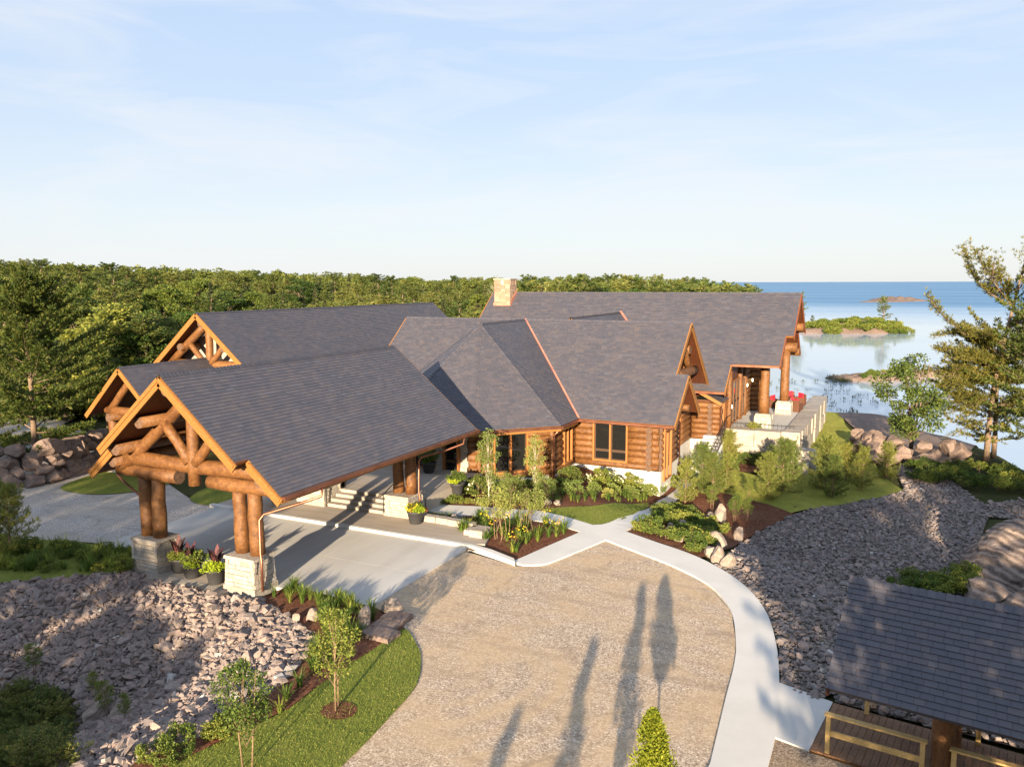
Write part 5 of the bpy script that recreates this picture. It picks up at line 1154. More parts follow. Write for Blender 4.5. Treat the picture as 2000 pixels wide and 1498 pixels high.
def gen_limbs(seed, trunk, rt, limbs, blades=7, blade=(.24, .04), twig=1.9):
    """open pine from hand-placed limbs: each limb a list of points, with flat sprays of needles along it"""
    rg = np.random.default_rng(seed); random.seed(seed); tr = MB(); n = len(trunk); tr.tube(trunk, [rt*(1-.85*i/(n-1)) for i in range(n)], 10, True, 0, None, .06); P, D = [], []
    for pts, den in limbs:
        Q = catmull(pts, 6, False); L = sum(np.linalg.norm(Q[i+1]-Q[i]) for i in range(len(Q)-1)); tr.tube(Q, [max(.012, .022*L*(1-.8*i/(len(Q)-1))*.55) for i in range(len(Q))], 6, False)
        for i in range(2, len(Q)):
            f = i/(len(Q)-1); d = Q[i]-Q[i-1]; sl = np.linalg.norm(d); d = d/sl; side = np.cross(d, (0, 0, 1)); side /= np.linalg.norm(side)+1e-9; m = max(1, int(sl*den*5))
            for k in range(m):
                q0 = Q[i-1]+d*sl*rg.random(); w = twig*(1.1-f*.75)*rg.uniform(.2, 1)**1.3; s = rg.choice((-1, 1)); td = unit(d*.8+side*s*rg.uniform(.3, 1)+np.array([0, 0, rg.uniform(0, .55)])); tr.tube([q0, q0+td*w], [.012, .004], 4, False)
                for j in range(max(2, int(w*8))):
                    q = q0+td*w*(.25+.75*(j+rg.random())/max(2, int(w*8)))+rg.normal(0, .09, 3); P += [q]*blades; D += [td*.7+np.array([0, 0, .35])+rg.normal(0, .55, 3) for _ in range(blades)]
    P, D = np.array(P), np.array(D); V, F = cards(P, D, rg.uniform(.7, 1.2, len(P))*blade[0], rg.uniform(.7, 1.2, len(P))*blade[1], rg); return tr, V, F
plant_kind('cedar', *gen_cedar(5, 2.75, .35, 1.35, 40, 260, .065), 'stem', 'leaf_gold')
plant_kind('cedar2', *gen_cedar(6, 3.1, .34, 1.0, 22, 75), 'stem', 'leaf_gold')
plant('cedar', 'cedar_tree', 'bright yellow-green columnar cedar at the bottom edge of the court', 'tree', (-3.47, 12.6, 0), 1)
for k, (x, y, s) in enumerate(((-3.55, 9.9, 1.0), (-3.5, 5.0, 1.02), (-3.9, 1.0, 1.0))):
    plant('cedar2', 'cedar_tree', 'columnar cedar outside the picture whose shadow lies on the court', 'tree', (x, y, 0), s, None, 'cedars throwing shadows on the court')
pr_px = lambda x, y, dy=0.: np.array([(x-1926)*.0325, dy, (898-y)*.0325])
rgl = np.random.default_rng(77); LM = []
for pts, den, copies in (([(1940, 690), (1890, 642), (1840, 608), (1797, 578)], 2.2, 1), ([(1955, 600), (1922, 560), (1893, 525), (1881, 500)], 2.4, 3), ([(1966, 545), (1958, 515), (1972, 488)], 2.4, 1), ([(1960, 585), (2000, 545), (2045, 505)], 2.4, 2), ([(1950, 640), (2000, 612), (2065, 590)], 2.4, 4),
    ([(1938, 725), (1885, 700), (1848, 688)], 2.6, 6), ([(1935, 745), (1872, 738), (1836, 745)], 2.6, 6), ([(1930, 772), (1880, 784), (1842, 802)], 2.4, 4), ([(1930, 792), (1965, 798), (2015, 790)], 2.4, 4), ([(1932, 752), (1990, 735), (2055, 720)], 2.6, 6), ([(1940, 702), (2000, 680), (2065, 660)], 2.6, 6), ([(1945, 668), (1900, 662), (1868, 652)], 2.6, 5), ([(1928, 815), (1890, 826), (1862, 838)], 1.6, 1)):
    for c_ in range(copies):
        dy = rgl.uniform(-2.2, 2.2) if copies > 1 else rgl.uniform(-.5, .5); nn = len(pts)
        LM.append(([pr_px(x+(rgl.normal(0, 10) if i else 0), y+(rgl.normal(0, 8) if i else 0), dy*i/(nn-1)) for i, (x, y) in enumerate(pts)], den))
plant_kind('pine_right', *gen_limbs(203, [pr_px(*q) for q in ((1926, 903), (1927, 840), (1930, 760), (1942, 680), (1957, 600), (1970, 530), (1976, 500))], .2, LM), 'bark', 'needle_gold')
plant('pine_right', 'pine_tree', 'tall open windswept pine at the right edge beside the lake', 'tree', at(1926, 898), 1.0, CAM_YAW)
# tall pines outside the picture; their shade covers the rock slopes
rgs = np.random.default_rng(8)
SHADE = [(-15.0, -15, 10.4), (-17.2, -16.5, 10.6), (-20.0, -14, 10.0), (-22.6, -17, 10.2), (-25.6, -14.5, 9.6), (-28.6, -17, 10.5), (-31.5, -14, 10), (-34.5, -18, 11), (-38, -15, 10.5), (-42, -18, 11),
         (5.6, -2.5, 7.6), (8.2, 1.5, 8.6), (11.0, -3.0, 9.0), (13.8, 2.0, 9.4), (16.8, -3.0, 9.8), (20, 1.5, 10), (3.1, 3.4, 6.6), (3.7, 5.8, 6.2), (4.6, 4.2, 7.0), (5.6, 2.0, 8.0), (6.2, 5.6, 7.8), (7.8, 4.4, 8.0), (9.6, 6.5, 8.4), (14, 9, 8.8), (18.5, 8, 9.6)]
for x, y, hh in SHADE: plant('pine%d' % rgs.integers(0, 4), 'pine_tree', 'pine outside the picture that shades the rock slopes', 'tree', (x, y, h1(x, y)), (hh-h1(x, y))/13, None, 'pines shading the foreground', 1.35)
plant_kind('bush_shade', *gen_broad(210, 3.2, 1.3, 26, 110, .16, .2, .05, .58, .4), 'stem', 'leaf')
for x, y, hh in ((-13.6, -2.0, 3.4), (-12.2, -4.5, 3.6), (-15.5, -1.5, 3.4), (-17.6, .0, 3.4), (-10.6, -3.4, 2.7), (-9.3, -1.0, 1.9), (-19.5, -2, 3.6), (-14.6, -3.5, 3.8), (-16.6, -3, 3.8)): plant('bush_shade', 'broadleaf_tree', 'small leafy tree outside the picture shading the lower rock slope', 'tree', (x, y, h1(x, y)), (hh-h1(x, y))/3.2, None, 'small trees shading the foreground')

# ================================================================== BOULDERS
def boulder_mesh(seed, mat, sub=2, cuts=9, name='boulder', strata=0, kr=(.62, .88)):
    rg = np.random.default_rng(seed); bm = bmesh.new(); bmesh.ops.create_icosphere(bm, subdivisions=sub, radius=1); V = np.array([v.co[:] for v in bm.verts]); F = np.array([[v.index for v in f.verts] for f in bm.faces]); bm.free()
    for c in range(cuts):
        n = unit(rg.normal(size=3)); k = rg.uniform(*kr); dd = V @ n; V = V-np.maximum(dd-k, 0)[:, None]*n
    V += .05*np.sin(V[:, [1, 2, 0]]*rg.uniform(3, 6)+rg.uniform(0, 6, 3))+rg.normal(0, .012, V.shape)
    if strata: V[:, 0] += .06*np.sin(V[:, 2]*strata+V[:, 0]*3); V[:, 1] += .05*np.sin(V[:, 2]*strata*1.3+1+V[:, 1]*2)
    return np_mesh(name, V, F, mat, sub > 3)
BM = [boulder_mesh(300+i, MAT['boulder'], 3, 14) for i in range(6)]; RM = [boulder_mesh(320+i, MAT['rock'], 3, 20, kr=(.5, .8)) for i in range(7)]
def boulder(px, py, w, h, label, dz=.25, d=None, mats=BM, rz=None):
    g = G(px, py); o = place('boulder', random.choice(mats)); o.location = (g[0], g[1], g[2]+h*dz); o.scale = (w/2, (d or w*.8)/2, h/1.5); o.rotation_euler = (random.uniform(-.15, .15), random.uniform(-.15, .15), random.uniform(0, 6) if rz is None else rz); return tag(o, label, 'boulder', 'boulders')
for px, py, w, h, lab in ((1407, 1020, .75, 1.0, 'tall upright pale boulder standing in the mulch behind the low shrubs'), (1388, 1016, .6, .45, 'low boulder at the foot of the upright stone'), (1332, 1032, .7, .45, 'pinkish rounded boulder among the low shrubs'),
    (1309, 1036, .5, .4, 'small grey boulder among low shrubs beside the pinkish one'), (1324, 1056, .55, .3, 'flat grey stone half hidden in the low shrubs'), (1443, 1056, .6, .7, 'lone pointed boulder on bare mulch near the swale'),
    (1399, 1072, .9, .8, 'largest boulder at the corner of the shrub bed'), (1386, 1082, .7, .4, 'low boulder leaning on the largest corner boulder'), (1402, 1096, .65, .65, 'pale cream boulder with dark gap beside the sidewalk'), (1421, 1104, .75, .5, 'rounded pale boulder closest to the swale stones'),
    (610, 1212, .5, .4, 'smooth pale round boulder in the lily strip by the rock slope'), (578, 1214, .35, .3, 'small grey stone left of the smooth pale boulder'), (714, 1226, .55, .75, 'upright grey boulder at the corner of the drive slab'), (767, 1196, .7, .5, 'tan boulder at the end of the stone ledge by the court'),
    (886, 1018, .45, .35, 'round pink boulder beside the entrance garden wall'), (873, 1020, .35, .25, 'small stone left of the round pink boulder'), (1070, 986, .4, .3, 'grey stone at the edge of the small lawn'), (1088, 986, .35, .25, 'purple grey stone by the small lawn'),
    (192, 1405, .9, .5, 'broad pink slab boulder on the lower rock slope'), (228, 1400, .6, .35, 'smaller pink boulder right of the broad slab'), (68, 1410, .4, .35, 'small pale stone among the junipers'), (55, 1450, .3, .5, 'upright grey stone among the junipers')):
    boulder(px, py, w, h, lab)
# stone ledge and low stones around the daylily bed
lg = thing('stone_ledge', 'low flat ledge of brown stone between lily strip and grass', 'stone ledge', tuple(G(745, 1225)))
for i, (px, py) in enumerate(((735, 1240), (755, 1225), (775, 1212), (748, 1248))): g = G(px, py); MB().frust((g[0], g[1]), .42, .34, .38, .3, g[2]-.2, g[2]+.10+.02*i).build('stone', MAT['rock'], lg)
bw2 = thing('bed_edging', 'short row of pale stone blocks beside the entrance pot', 'stone edging', tuple(G(850, 1030)))
for i in range(5):
    MB().frust((-17.95+i*.62, 27.85+i*.05-.02*i*i), .3, .2, .28, .17, -.05, .36).build('block', MAT['blockstone'], bw2)
MB().frust((-14.6, 27.1), .3, .4, .27, .36, -.05, .4).build('block', MAT['blockstone'], bw2)
g = G(930, 1050); blk = MB().frust((g[0], g[1]), .42, .3, .4, .27, g[2]-.1, g[2]+.32).build('stone_block', MAT['blockstone']); tag(blk, 'squared pale stone block among the daylilies', 'stone block')
# boulder retaining walls
def boulder_wall(label, path, rows, size, seed, up=.55, back=.35):
    rg = np.random.default_rng(seed); g0 = G(*path[0]); t = thing('boulder_wall', label, 'boulder wall', tuple(g0)); pts = [G(*p) for p in path]
    for r in range(rows):
        for i in range(len(pts)-1):
            a, b_ = pts[i], pts[i+1]; L = np.linalg.norm(b_-a); n = max(1, int(L/(size*.85)))
            for k in range(n):
                q = a+(b_-a)*((k+.5+.4*(r % 2))/n); v = np.array([q[0], q[1]]); v = v/np.linalg.norm(v)
                s = size*rg.uniform(.75, 1.3); o = place('boulder', RM[rg.integers(0, len(RM))], t)
                o.matrix_parent_inverse = Matrix.Translation(-t.location); o.location = (q[0]+v[0]*back*r, q[1]+v[1]*back*r, q[2]+size*(.28+up*r)+rg.normal(0, .05)); o.scale = (s*.85, s*.72, s*.62); o.rotation_euler = (rg.uniform(-.4, .4), rg.uniform(-.4, .4), rg.uniform(0, 6))
boulder_wall('retaining wall of big grey boulders behind the left gravel road', [(-30, 955), (40, 952), (95, 945), (150, 925), (205, 905)], 4, .8, 401)
boulder_wall('bank of large pink boulders above the lakeside slope', [(1672, 880), (1720, 902), (1770, 910), (1830, 914), (1870, 910)], 3, 1.0, 402, .36, .65)
boulder_wall('loose row of pink boulders edging the lawn', [(1668, 862), (1690, 882), (1716, 905)], 1, .8, 403)
patch('bedrock_shore', GX((1612, 792), (1650, 798), (1750, 818), (1850, 848), (1945, 872), (1880, 905), (1760, 885), (1685, 852), (1640, 815)), .04, MAT['rock'], 1.0)
# big outcrop at the right edge
oc = thing('rock_outcrop', 'huge banded granite outcrop at the right edge of the swale', 'rock', tuple(G(1950, 1150)))
for (px, py, sx_, sy2, sz2, dz, sd, tilt) in ((2010, 1115, 2.9, 2.1, 1.75, .1, 1, .35), (1925, 1170, 1.0, 1.0, .6, .1, 2, .1), (2050, 1200, 1.8, 1.0, .9, .1, 4, .2)):
    g = G(px, py); o = place('rock', boulder_mesh(340+sd, MAT['outcrop'], 5, 6, 'rock', 14), oc); o.matrix_parent_inverse = Matrix.Translation(-oc.location); o.location = (g[0], g[1], g[2]+dz); o.scale = (sx_, sy2, sz2); o.rotation_euler = (.15, -tilt, .6)

# ================================================================== ISLANDS
def lakeP(px, py):
    d = ray(px, py); return CAMP+d*((LAKE_Z-CAM_H)/d[2])
def mound(name, label, c, a, b_, hh, seed, mat='rock'):
    rg = np.random.default_rng(seed); n, m = 64, 16; V, F = [(c[0], c[1], LAKE_Z+hh)], []; vx = np.array([VR[0], VR[1]]); vx /= np.linalg.norm(vx); vy = np.array([-vx[1], vx[0]]); ph = rg.uniform(0, 6.28, 6)
    for j in range(1, m+1):
        for i in range(n):
            t = 6.2832*i/n; rr = j/m; edge = 1+.18*math.sin(2*t+ph[0])+.12*math.sin(3*t+ph[1])+.07*math.sin(7*t+ph[2])+.04*math.sin(13*t+ph[5]); q = vx*a*rr*edge*math.cos(t)+vy*b_*rr*edge*math.sin(t)
            z = hh*(1-rr**2.2)*(1+.35*math.sin(q[0]*.5+ph[3])*math.sin(q[1]*.6+ph[4]))+rg.normal(0, .05*hh)*(rr < .95)-.35*rr**6; V.append((c[0]+q[0], c[1]+q[1], LAKE_Z+z))
    F3 = [(0, 1+i, 1+(i+1) % n, 0) for i in range(n)]
    F4 = [(1+(j-1)*n+i, 1+j*n+i, 1+j*n+(i+1) % n, 1+(j-1)*n+(i+1) % n) for j in range(1, m) for i in range(n)]
    me = bpy.data.meshes.new(name); me.from_pydata(V, [], [f[:3] for f in F3]+F4); me.materials.append(MAT[mat]); me.polygons.foreach_set('use_smooth', [True]*len(me.polygons)); me.update()
    o = link(bpy.data.objects.new(name, me)); return tag(o, label, 'island')
def vx2(): v = np.array([VR[0], VR[1]]); return v/np.linalg.norm(v)
i1 = lakeP(1668, 648); mound('rock_island', 'low pink rock island with green shrubs beyond the hall gable', i1, 15, 10, 2.5, 501)
i2 = lakeP(1748, 588); mound('rock_island', 'far bare pink rock islet near the horizon', i2, 17, 30, 2.6, 502); i2b = lakeP(1725, 590); mound('rock_shoal', 'thin low rock shoal before the far islet', i2b, 20, 8, 1.0, 505)
i3 = lakeP(1700, 741); mound('rock_spit', 'low flat rock spit in the lake behind the slim leafy tree', i3, 6.5, 3.0, .9, 503); i4 = lakeP(1960, 566); mound('rock_islet', 'far pale islet behind the tall right pine', i4, 16, 30, 2.2, 504)
i5 = lakeP(1800, 735); mound('rock_spit', 'rock spit end hidden behind the trees at right', i5, 7, 3, 1.0, 506)
plant_kind('shrub0', *gen_broad(601, 1.2, .75, 16, 90, .11, .15, .02, .55, .4), 'stem', 'leaf'); plant_kind('shrub1', *gen_broad(602, 1.0, .7, 14, 90, .10, .15, .02, .55, .4), 'stem', 'leaf_dark'); plant_kind('shrub_big', *gen_broad(603, 2.2, 1.6, 16, 80, .3, .1, .03, .5, .42), 'stem', 'leaf')
rgi = np.random.default_rng(6); v2 = vx2(); vy2 = np.array([-v2[1], v2[0]])
for k in range(64):
    a, b_ = rgi.uniform(-12.5, 12), rgi.uniform(-9.5, -1) if k < 36 else rgi.uniform(-1, 3); q = i1[:2]+v2*a+vy2*b_; rr = math.hypot(a/15, b_/10)
    plant('shrub_big', 'shrub', 'low green shrub on the near rock island', 'shrub', (q[0], q[1], LAKE_Z+2.5*max(0, 1-rr**2.2)-.4), rgi.uniform(.6, 1.1), None, 'shrubs on the near island', 1.2)
for a, b_, hh, lab in ((8.6, 1, 8.4, 'lone pine standing on the right end of the near island'), (-14.5, 4, 9.5, 'pine at the left end of the near island beside the hall gable'), (-10.8, 3, 3.2, 'very small pine on the near island right of the hall gable'), (11.6, 0, 2.6, 'tiny pine at the far right tip of near island')):
    q = i1[:2]+v2*a+vy2*b_; plant('pine1', 'pine_tree', lab, 'tree', (q[0], q[1], LAKE_Z+1.2), hh/13, None, None, 1.1)
for k in range(14):
    q = i3[:2]+v2*rgi.uniform(-3, 6)+vy2*rgi.uniform(-2, 1); plant('shrub_big', 'shrub', 'low green tuft on the flat rock spit', 'shrub', (q[0], q[1], LAKE_Z+.3), rgi.uniform(.25, .55), None, 'tufts on the rock spit')
# reeds standing in the shallows
P = []; D = []
for k in range(70):
    c = lakeP(rgi.uniform(1495, 1730), rgi.uniform(742, 815)); n = 9; q = c+rgi.normal(0, .22, (n, 3))*np.array([1, 1, 0]); P.append(q); D.append(rgi.normal(0, .3, (n, 3))+np.array([0, 0, 1]))
for k in range(16):
    c = lakeP(1628+rgi.uniform(-6, 26), 742+rgi.uniform(-6, 6)); n = 40; q = c+rgi.normal(0, .5, (n, 3))*np.array([1, 1, 0]); P.append(q); D.append(rgi.normal(0, .3, (n, 3))+np.array([0, 0, 1]))
P, D = np.vstack(P), np.vstack(D); V, F = cards(P, D, rgi.uniform(.2, .6, len(P)), rgi.uniform(.04, .1, len(P)), rgi)
tag(place('reeds', np_mesh('reeds', V, F, MAT['spruce'])), 'scattered dark reeds standing in the shallow bay', 'reeds', kind='stuff')

# ================================================================== GARDEN PLANTS
rgp = np.random.default_rng(21)
V, F = gen_clump(701, 34, .62, .035, .75); KIND['lily'] = [('leaves', np_mesh('leaves', V, F, MAT['blade']))]
V, F = gen_clump(702, 60, .75, .016, .6); KIND['grass'] = [('leaves', np_mesh('leaves', V, F, MAT['blade']))]
V, F = gen_clump(703, 34, .62, .035, .75); KIND['lily_f'] = [('leaves', np_mesh('leaves', V, F, MAT['blade']))]; add_flower('lily_f', 'flowers', rgp.uniform(-.2, .2, (5, 3))+np.array([0, 0, .6]), 'petal_y', .05, rgp, 6)
plant_kind('hydrangea', *gen_broad(704, 1.1, .5, 20, 120, .085, .12, .015, .55, .42), 'stem', 'leaf', 'stems', 'foliage'); add_flower('hydrangea', 'flowers', unit(rgp.normal(size=(16, 3)))*np.array([.45, .45, .42])*rgp.uniform(.8, 1.1, (16, 1))+np.array([0, 0, .65]), 'petal_w', .07, rgp, 16)
plant_kind('spirea', *gen_broad(705, .6, .38, 14, 60, .08, .12, .01, .55, .42), 'stem', 'leaf_lime', 'stems', 'foliage'); KIND['spirea'][1][1].materials.clear(); KIND['spirea'][1][1].materials.append(MAT['leaf_light'])
plant_kind('dense', *gen_broad(706, 1.0, .6, 18, 110, .09, .12, .02, .5, .42), 'stem', 'leaf_dark', 'stems', 'foliage')
plant_kind('lowshrub', *gen_broad(707, .6, .42, 12, 80, .075, .1, .012, .5, .42), 'stem', 'leaf', 'stems', 'foliage')
plant_kind('juniper', *gen_pine(708, .75, .9, .02, 6, (.10, .03), .1, rise=(.05, .5), step=.1, power=.4, rt=.02), 'stem', 'needle', 'stems', 'foliage')
plant_kind('birch', *gen_broad(709, 3.4, .42, 30, 95, .07, .25, .024, .62, .36, 1, (.3, .6), .2), 'bark_pale', 'leaf_light')
plant_kind('vase', *gen_broad(710, 2.1, .62, 30, 100, .06, .12, .014, .70, .28, 1, (.2, .45), .25, 6), 'stem', 'leaf_light', 'stems', 'foliage')
plant_kind('sapling', *gen_broad(711, 2.6, .48, 30, 80, .068, .3, .02, .62, .36, 1, (.25, .5), .2, 2), 'stem', 'leaf')
for i in range(3): plant_kind('ypine%d' % i, *gen_pine(720+i, 2.4, .85+.1*i, .04, 6, (.17, .02), .2, rise=(.25, .9), step=.13, power=.55, rt=.035, sub=2, gap=.05), 'stem', 'needle2')
for k, (px, py, s) in enumerate(((1164, 953, .95), (1180, 952, .9), (1206, 957, .7), (1224, 954, .8), (1241, 960, .75), (1264, 957, .75), (1290, 962, .7))): plant('hydrangea', 'hydrangea', 'white flowering hydrangea in the row below the log wing window', 'shrub', at(px, py), s, None, 'hydrangeas along the wing foundation')
for px, py in ((1126, 962), (1160, 966), (1197, 968), (1228, 968), (1238, 974), (1256, 966), (1270, 968), (1285, 968), (1106, 966), (1186, 972)): plant('spirea', 'spirea', 'small yellow-green shrub in front of the hydrangea row', 'shrub', at(px, py), rgp.uniform(.8, 1.1), None, 'yellow-green shrubs before the hydrangeas')
for px, py, s, lab in ((1113, 948, 1.3, 'dark green shrub beside the basement window'), (1096, 958, .9, 'dark shrub left of the basement window shrub'), (876, 968, .8, 'small grey-green shrub in the bed left of the flowering one'), (905, 968, 1.2, 'white flowering shrub by the stone entrance wall'), (934, 966, 1.25, 'round dark shrub right of the white flowering one'), (975, 978, 1.2, 'leafy shrub between the two birches'), (1018, 976, 1.3, 'dark leafy shrub right below the second birch'), (1062, 975, 1.1, 'dark leafy shrub at the left end of the grasses'), (1312, 950, .9, 'dark shrub at the bay corner'), (1335, 935, .9, 'dark shrub beside the bay downspout'), (1352, 940, .8, 'low dark shrub at the start of the garden path')):
    plant('hydrangea' if 'flowering shrub' in lab else 'dense', 'shrub', lab, 'shrub', at(px, py), s*.8)
for px, py in ((862, 980), (880, 978), (872, 985), (893, 984), (918, 984), (940, 985), (858, 986), (905, 985)): plant('lowshrub', 'ground_shrub', 'low pale shrub along the front of the entrance bed', 'shrub', at(px, py), rgp.uniform(.5, .8), None, 'low shrubs along the entrance bed')
for k in range(58):
    u = rgp.random(); px = 1070+195*u; py = 974+rgp.uniform(-5, 10)-3*u
    plant('grass', 'grass_clump', 'dark ornamental grass clump between small lawn and hydrangeas', 'grass', at(px, py), rgp.uniform(.4, .62), None, 'ornamental grasses behind the small lawn')
plant('birch', 'birch_tree', 'slender pale birch in the bed before the log wall windows', 'tree', at(955, 985), 1.08); plant('birch', 'birch_tree', 'shorter pale birch right of the log wall windows', 'tree', at(1046, 982), .98)
plant('vase', 'multi_stem_shrub', 'pale multi-stem shrub at the left of the daylily bed', 'shrub', at(970, 1058), 1.15); plant('vase', 'multi_stem_shrub', 'pale multi-stem shrub at the right of the daylily bed', 'shrub', at(1037, 1046), 1.0)
plant('vase', 'multi_stem_shrub', 'bushy pale shrub behind the entrance path between the birches', 'shrub', at(1000, 990), .85); plant('vase', 'multi_stem_shrub', 'bushy pale shrub at the foot of the second birch', 'shrub', at(1066, 992), .75)
bed1 = GX((908, 1016), (945, 1014), (1073, 1026), (1120, 1040), (1005, 1088), (915, 1064), (900, 1042)); lo_, hi_ = np.min(bed1, 0), np.max(bed1, 0); n = 0
while n < 52:
    q = rgp.uniform(lo_, hi_)
    if pip(bed1, [q[0]], [q[1]])[0]:
        if q[1] < 27.6 and rgp.random() < .6: continue
        plant('lily_f' if n % 4 == 0 else 'lily', 'daylily', 'daylily clump in the triangular bed by the path crossing', 'daylily', (q[0], q[1], h1(*q)), rgp.uniform(.65, 1.05), None, 'daylilies in the triangular bed'); n += 1
for px, py in ((842, 1012), (852, 1014), (865, 1014), (878, 1012)): plant('lily', 'daylily', 'small daylily behind the stone edging at the entrance', 'daylily', at(px, py), .6, None, 'daylilies behind the stone edging')
strip = GX((530, 1166), (566, 1150), (640, 1168), (728, 1192), (735, 1210), (700, 1235), (690, 1270), (640, 1310), (600, 1330), (600, 1290), (635, 1240), (610, 1200)); lo_, hi_ = np.min(strip, 0), np.max(strip, 0); n = 0
while n < 80:
    q = rgp.uniform(lo_, hi_)
    if pip(strip, [q[0]], [q[1]])[0]: plant('lily' if n % 3 else 'grass', 'daylily', 'strap-leaved lily clump in the strip beside the drive slab', 'daylily', (q[0], q[1], h1(*q)), rgp.uniform(.55, .95), None, 'lilies in the strip beside the slab'); n += 1
for px, py, s, lab in ((586, 1345, .9, 'lily clump left of the lower sapling'), (560, 1370, .8, 'lily clump above the leaning sapling'), (547, 1395, .7, 'small bright shrub on the mulch below the lilies'), (610, 1310, .9, 'lily clump near the rock edge')): plant('lily', 'daylily', lab, 'daylily', at(px, py), s)
for px, py, s, lab in ((350, 1460, .75, 'round bright shrub low on the mulch strip'), (358, 1478, .45, 'small shrub just below the round bright one'), (297, 1486, .6, 'round green shrub at the bottom of the mulch strip'), (320, 1500, .5, 'shrub cut by the bottom edge left of the birch sapling'), (425, 1440, .6, 'green shrub left of the leaning sapling'), (452, 1436, .7, 'leafy shrub beside the leaning sapling'), (505, 1400, .6, 'small shrub between the two saplings'), (470, 1410, .55, 'small bright shrub on the mulch edge'), (440, 1418, .5, 'pale green shrub at the rock edge')): plant('lowshrub', 'shrub', lab, 'shrub', at(px, py), s*1.2)
plant('sapling', 'sapling', 'young two-stemmed tree on the grass strip', 'tree', at(657, 1388), 1.05, .4); plant('sapling', 'sapling', 'leaning birch sapling at the bottom of the mulch strip', 'tree', at(483, 1506), 1.0, 2.0)
mr_ = G(662, 1391); tag(patch('mulch_ring', [(mr_[0]+.45*math.cos(a), mr_[1]+.4*math.sin(a)) for a in np.linspace(0, 6.1, 14)], .035, MAT['mulch'], 1.0), kind='structure')
# low shrub bed and young pines on the right
bed2 = GX((1236, 1040), (1285, 1060), (1360, 1085), (1385, 1070), (1412, 1040), (1400, 1030), (1352, 1005), (1330, 985), (1300, 1000), (1262, 1022)); lo_, hi_ = np.min(bed2, 0), np.max(bed2, 0); n = 0
while n < 64:
    q = rgp.uniform(lo_, hi_)
    if pip(bed2, [q[0]], [q[1]])[0]: plant('lowshrub', 'ground_shrub', 'low bushy green shrub massed in the bed right of the crossing', 'shrub', (q[0], q[1], h1(*q)-.03), rgp.uniform(.55, 1.2), None, 'low shrubs right of the crossing'); n += 1
YP = ((1338, 985, 1.0), (1372, 962, 1.15), (1392, 968, .95), (1418, 960, .9), (1500, 975, .95), (1528, 960, 1.1), (1548, 938, .9), (1612, 955, 1.15), (1626, 972, .85), (1682, 958, .95), (1730, 936, .85), (1652, 938, .8))
for k, (px, py, s) in enumerate(YP): plant('ypine%d' % (k % 3), 'young_pine', 'young feathery pine planted on the lawn slope right of the path', 'tree', at(px, py), s*(.92 if k < 4 else 1), None, 'young pines on the lawn slope')
for px, py, s, lab in ((1440, 1012, .8, 'bright green leafy bush on the mulch right of the upright boulder'), (1434, 1022, .8, 'bright leafy bush just below the other on the mulch'), (1390, 998, .8, 'leafy bush behind the upright boulder'), (1462, 975, .7, 'bright bush at the lawn corner above the mulch'), (1460, 1018, .7, 'thin bright bush nearest the bare mulch')): plant('sapling', 'shrub', lab, 'shrub', at(px, py), s*.7)
for px, py, s in ((1425, 905, .8), (1422, 908, .7), (1468, 888, .8), (1478, 886, .75)): plant('ypine1', 'young_pine', 'young pine in front of the terrace block wall', 'tree', at(px, py+6), s*1.1, None, 'young pines before the terrace wall')
plant('birch', 'birch_tree', 'thin birch in front of the terrace steps bed', 'tree', at(1503, 930), .6)
for px, py in ((1400, 908), (1415, 912), (1440, 908), (1458, 906), (1475, 908), (1490, 906), (1505, 904), (1428, 916), (1390, 915), (1520, 902)): plant('dense', 'shrub', 'dark shrub in the shaded bed below the terrace wall', 'shrub', at(px, py), rgp.uniform(.7, 1.0), None, 'dark shrubs below the terrace wall')
# shrubs and rough growth right of the swale
for k in range(70):
    px, py = rgp.uniform(1780, 2040), 0; py = rgp.uniform(905, 945)+(px-1780)*.09
    plant('shrub1' if k % 5 else 'shrub0', 'shrub', 'wild low shrub on the shaded slope right of the swale', 'shrub', at(px, py), rgp.uniform(.4, .85), None, 'wild shrubs right of the swale')  # mostly dark leaves: the slope's shade put into the foliage colour
for k in range(24): plant('lowshrub', 'shrub', 'low wild shrub between pavilion roof and outcrop', 'shrub', at(rgp.uniform(1745, 1895), rgp.uniform(1130, 1165)), rgp.uniform(.7, 1.2), None, 'shrubs behind the pavilion')
# lower left juniper garden, bank shrubs
for k in range(26): plant('juniper', 'juniper', 'low spreading juniper mound in the lower rock garden', 'shrub', at(rgp.uniform(-20, 140), rgp.uniform(1375, 1505)), rgp.uniform(.45, .65), None, 'junipers in the lower rock garden', 1.3)
for px, py, s, lab in ((207, 1402, .8, 'yellow-green upright shrub on the pink slab boulder'), (185, 1362, .6, 'small dark shrub on the rock slope above the slab'), (68, 1325, .8, 'dark shrub at the top of the rock garden'), (245, 1412, .6, 'dark little shrub right of the slab boulder')): plant('sapling', 'shrub', lab, 'shrub', at(px, py), s*.55)
plant('ypine2', 'young_pine', 'bushy young pine cut by the left edge above the grass bank', 'tree', at(22, 1088), 1.05); plant('ypine0', 'young_pine', 'smaller pine shrub left of the bank pine', 'tree', at(-18, 1075), .9)
for k in range(90): plant('grass' if k % 3 else 'lowshrub', 'grass_clump', 'rough grass clump on the bank left of the front pier', 'grass', at(rgp.uniform(-10, 258), rgp.uniform(1072, 1120)), rgp.uniform(.5, 1.0), None, 'rough grass on the left bank')
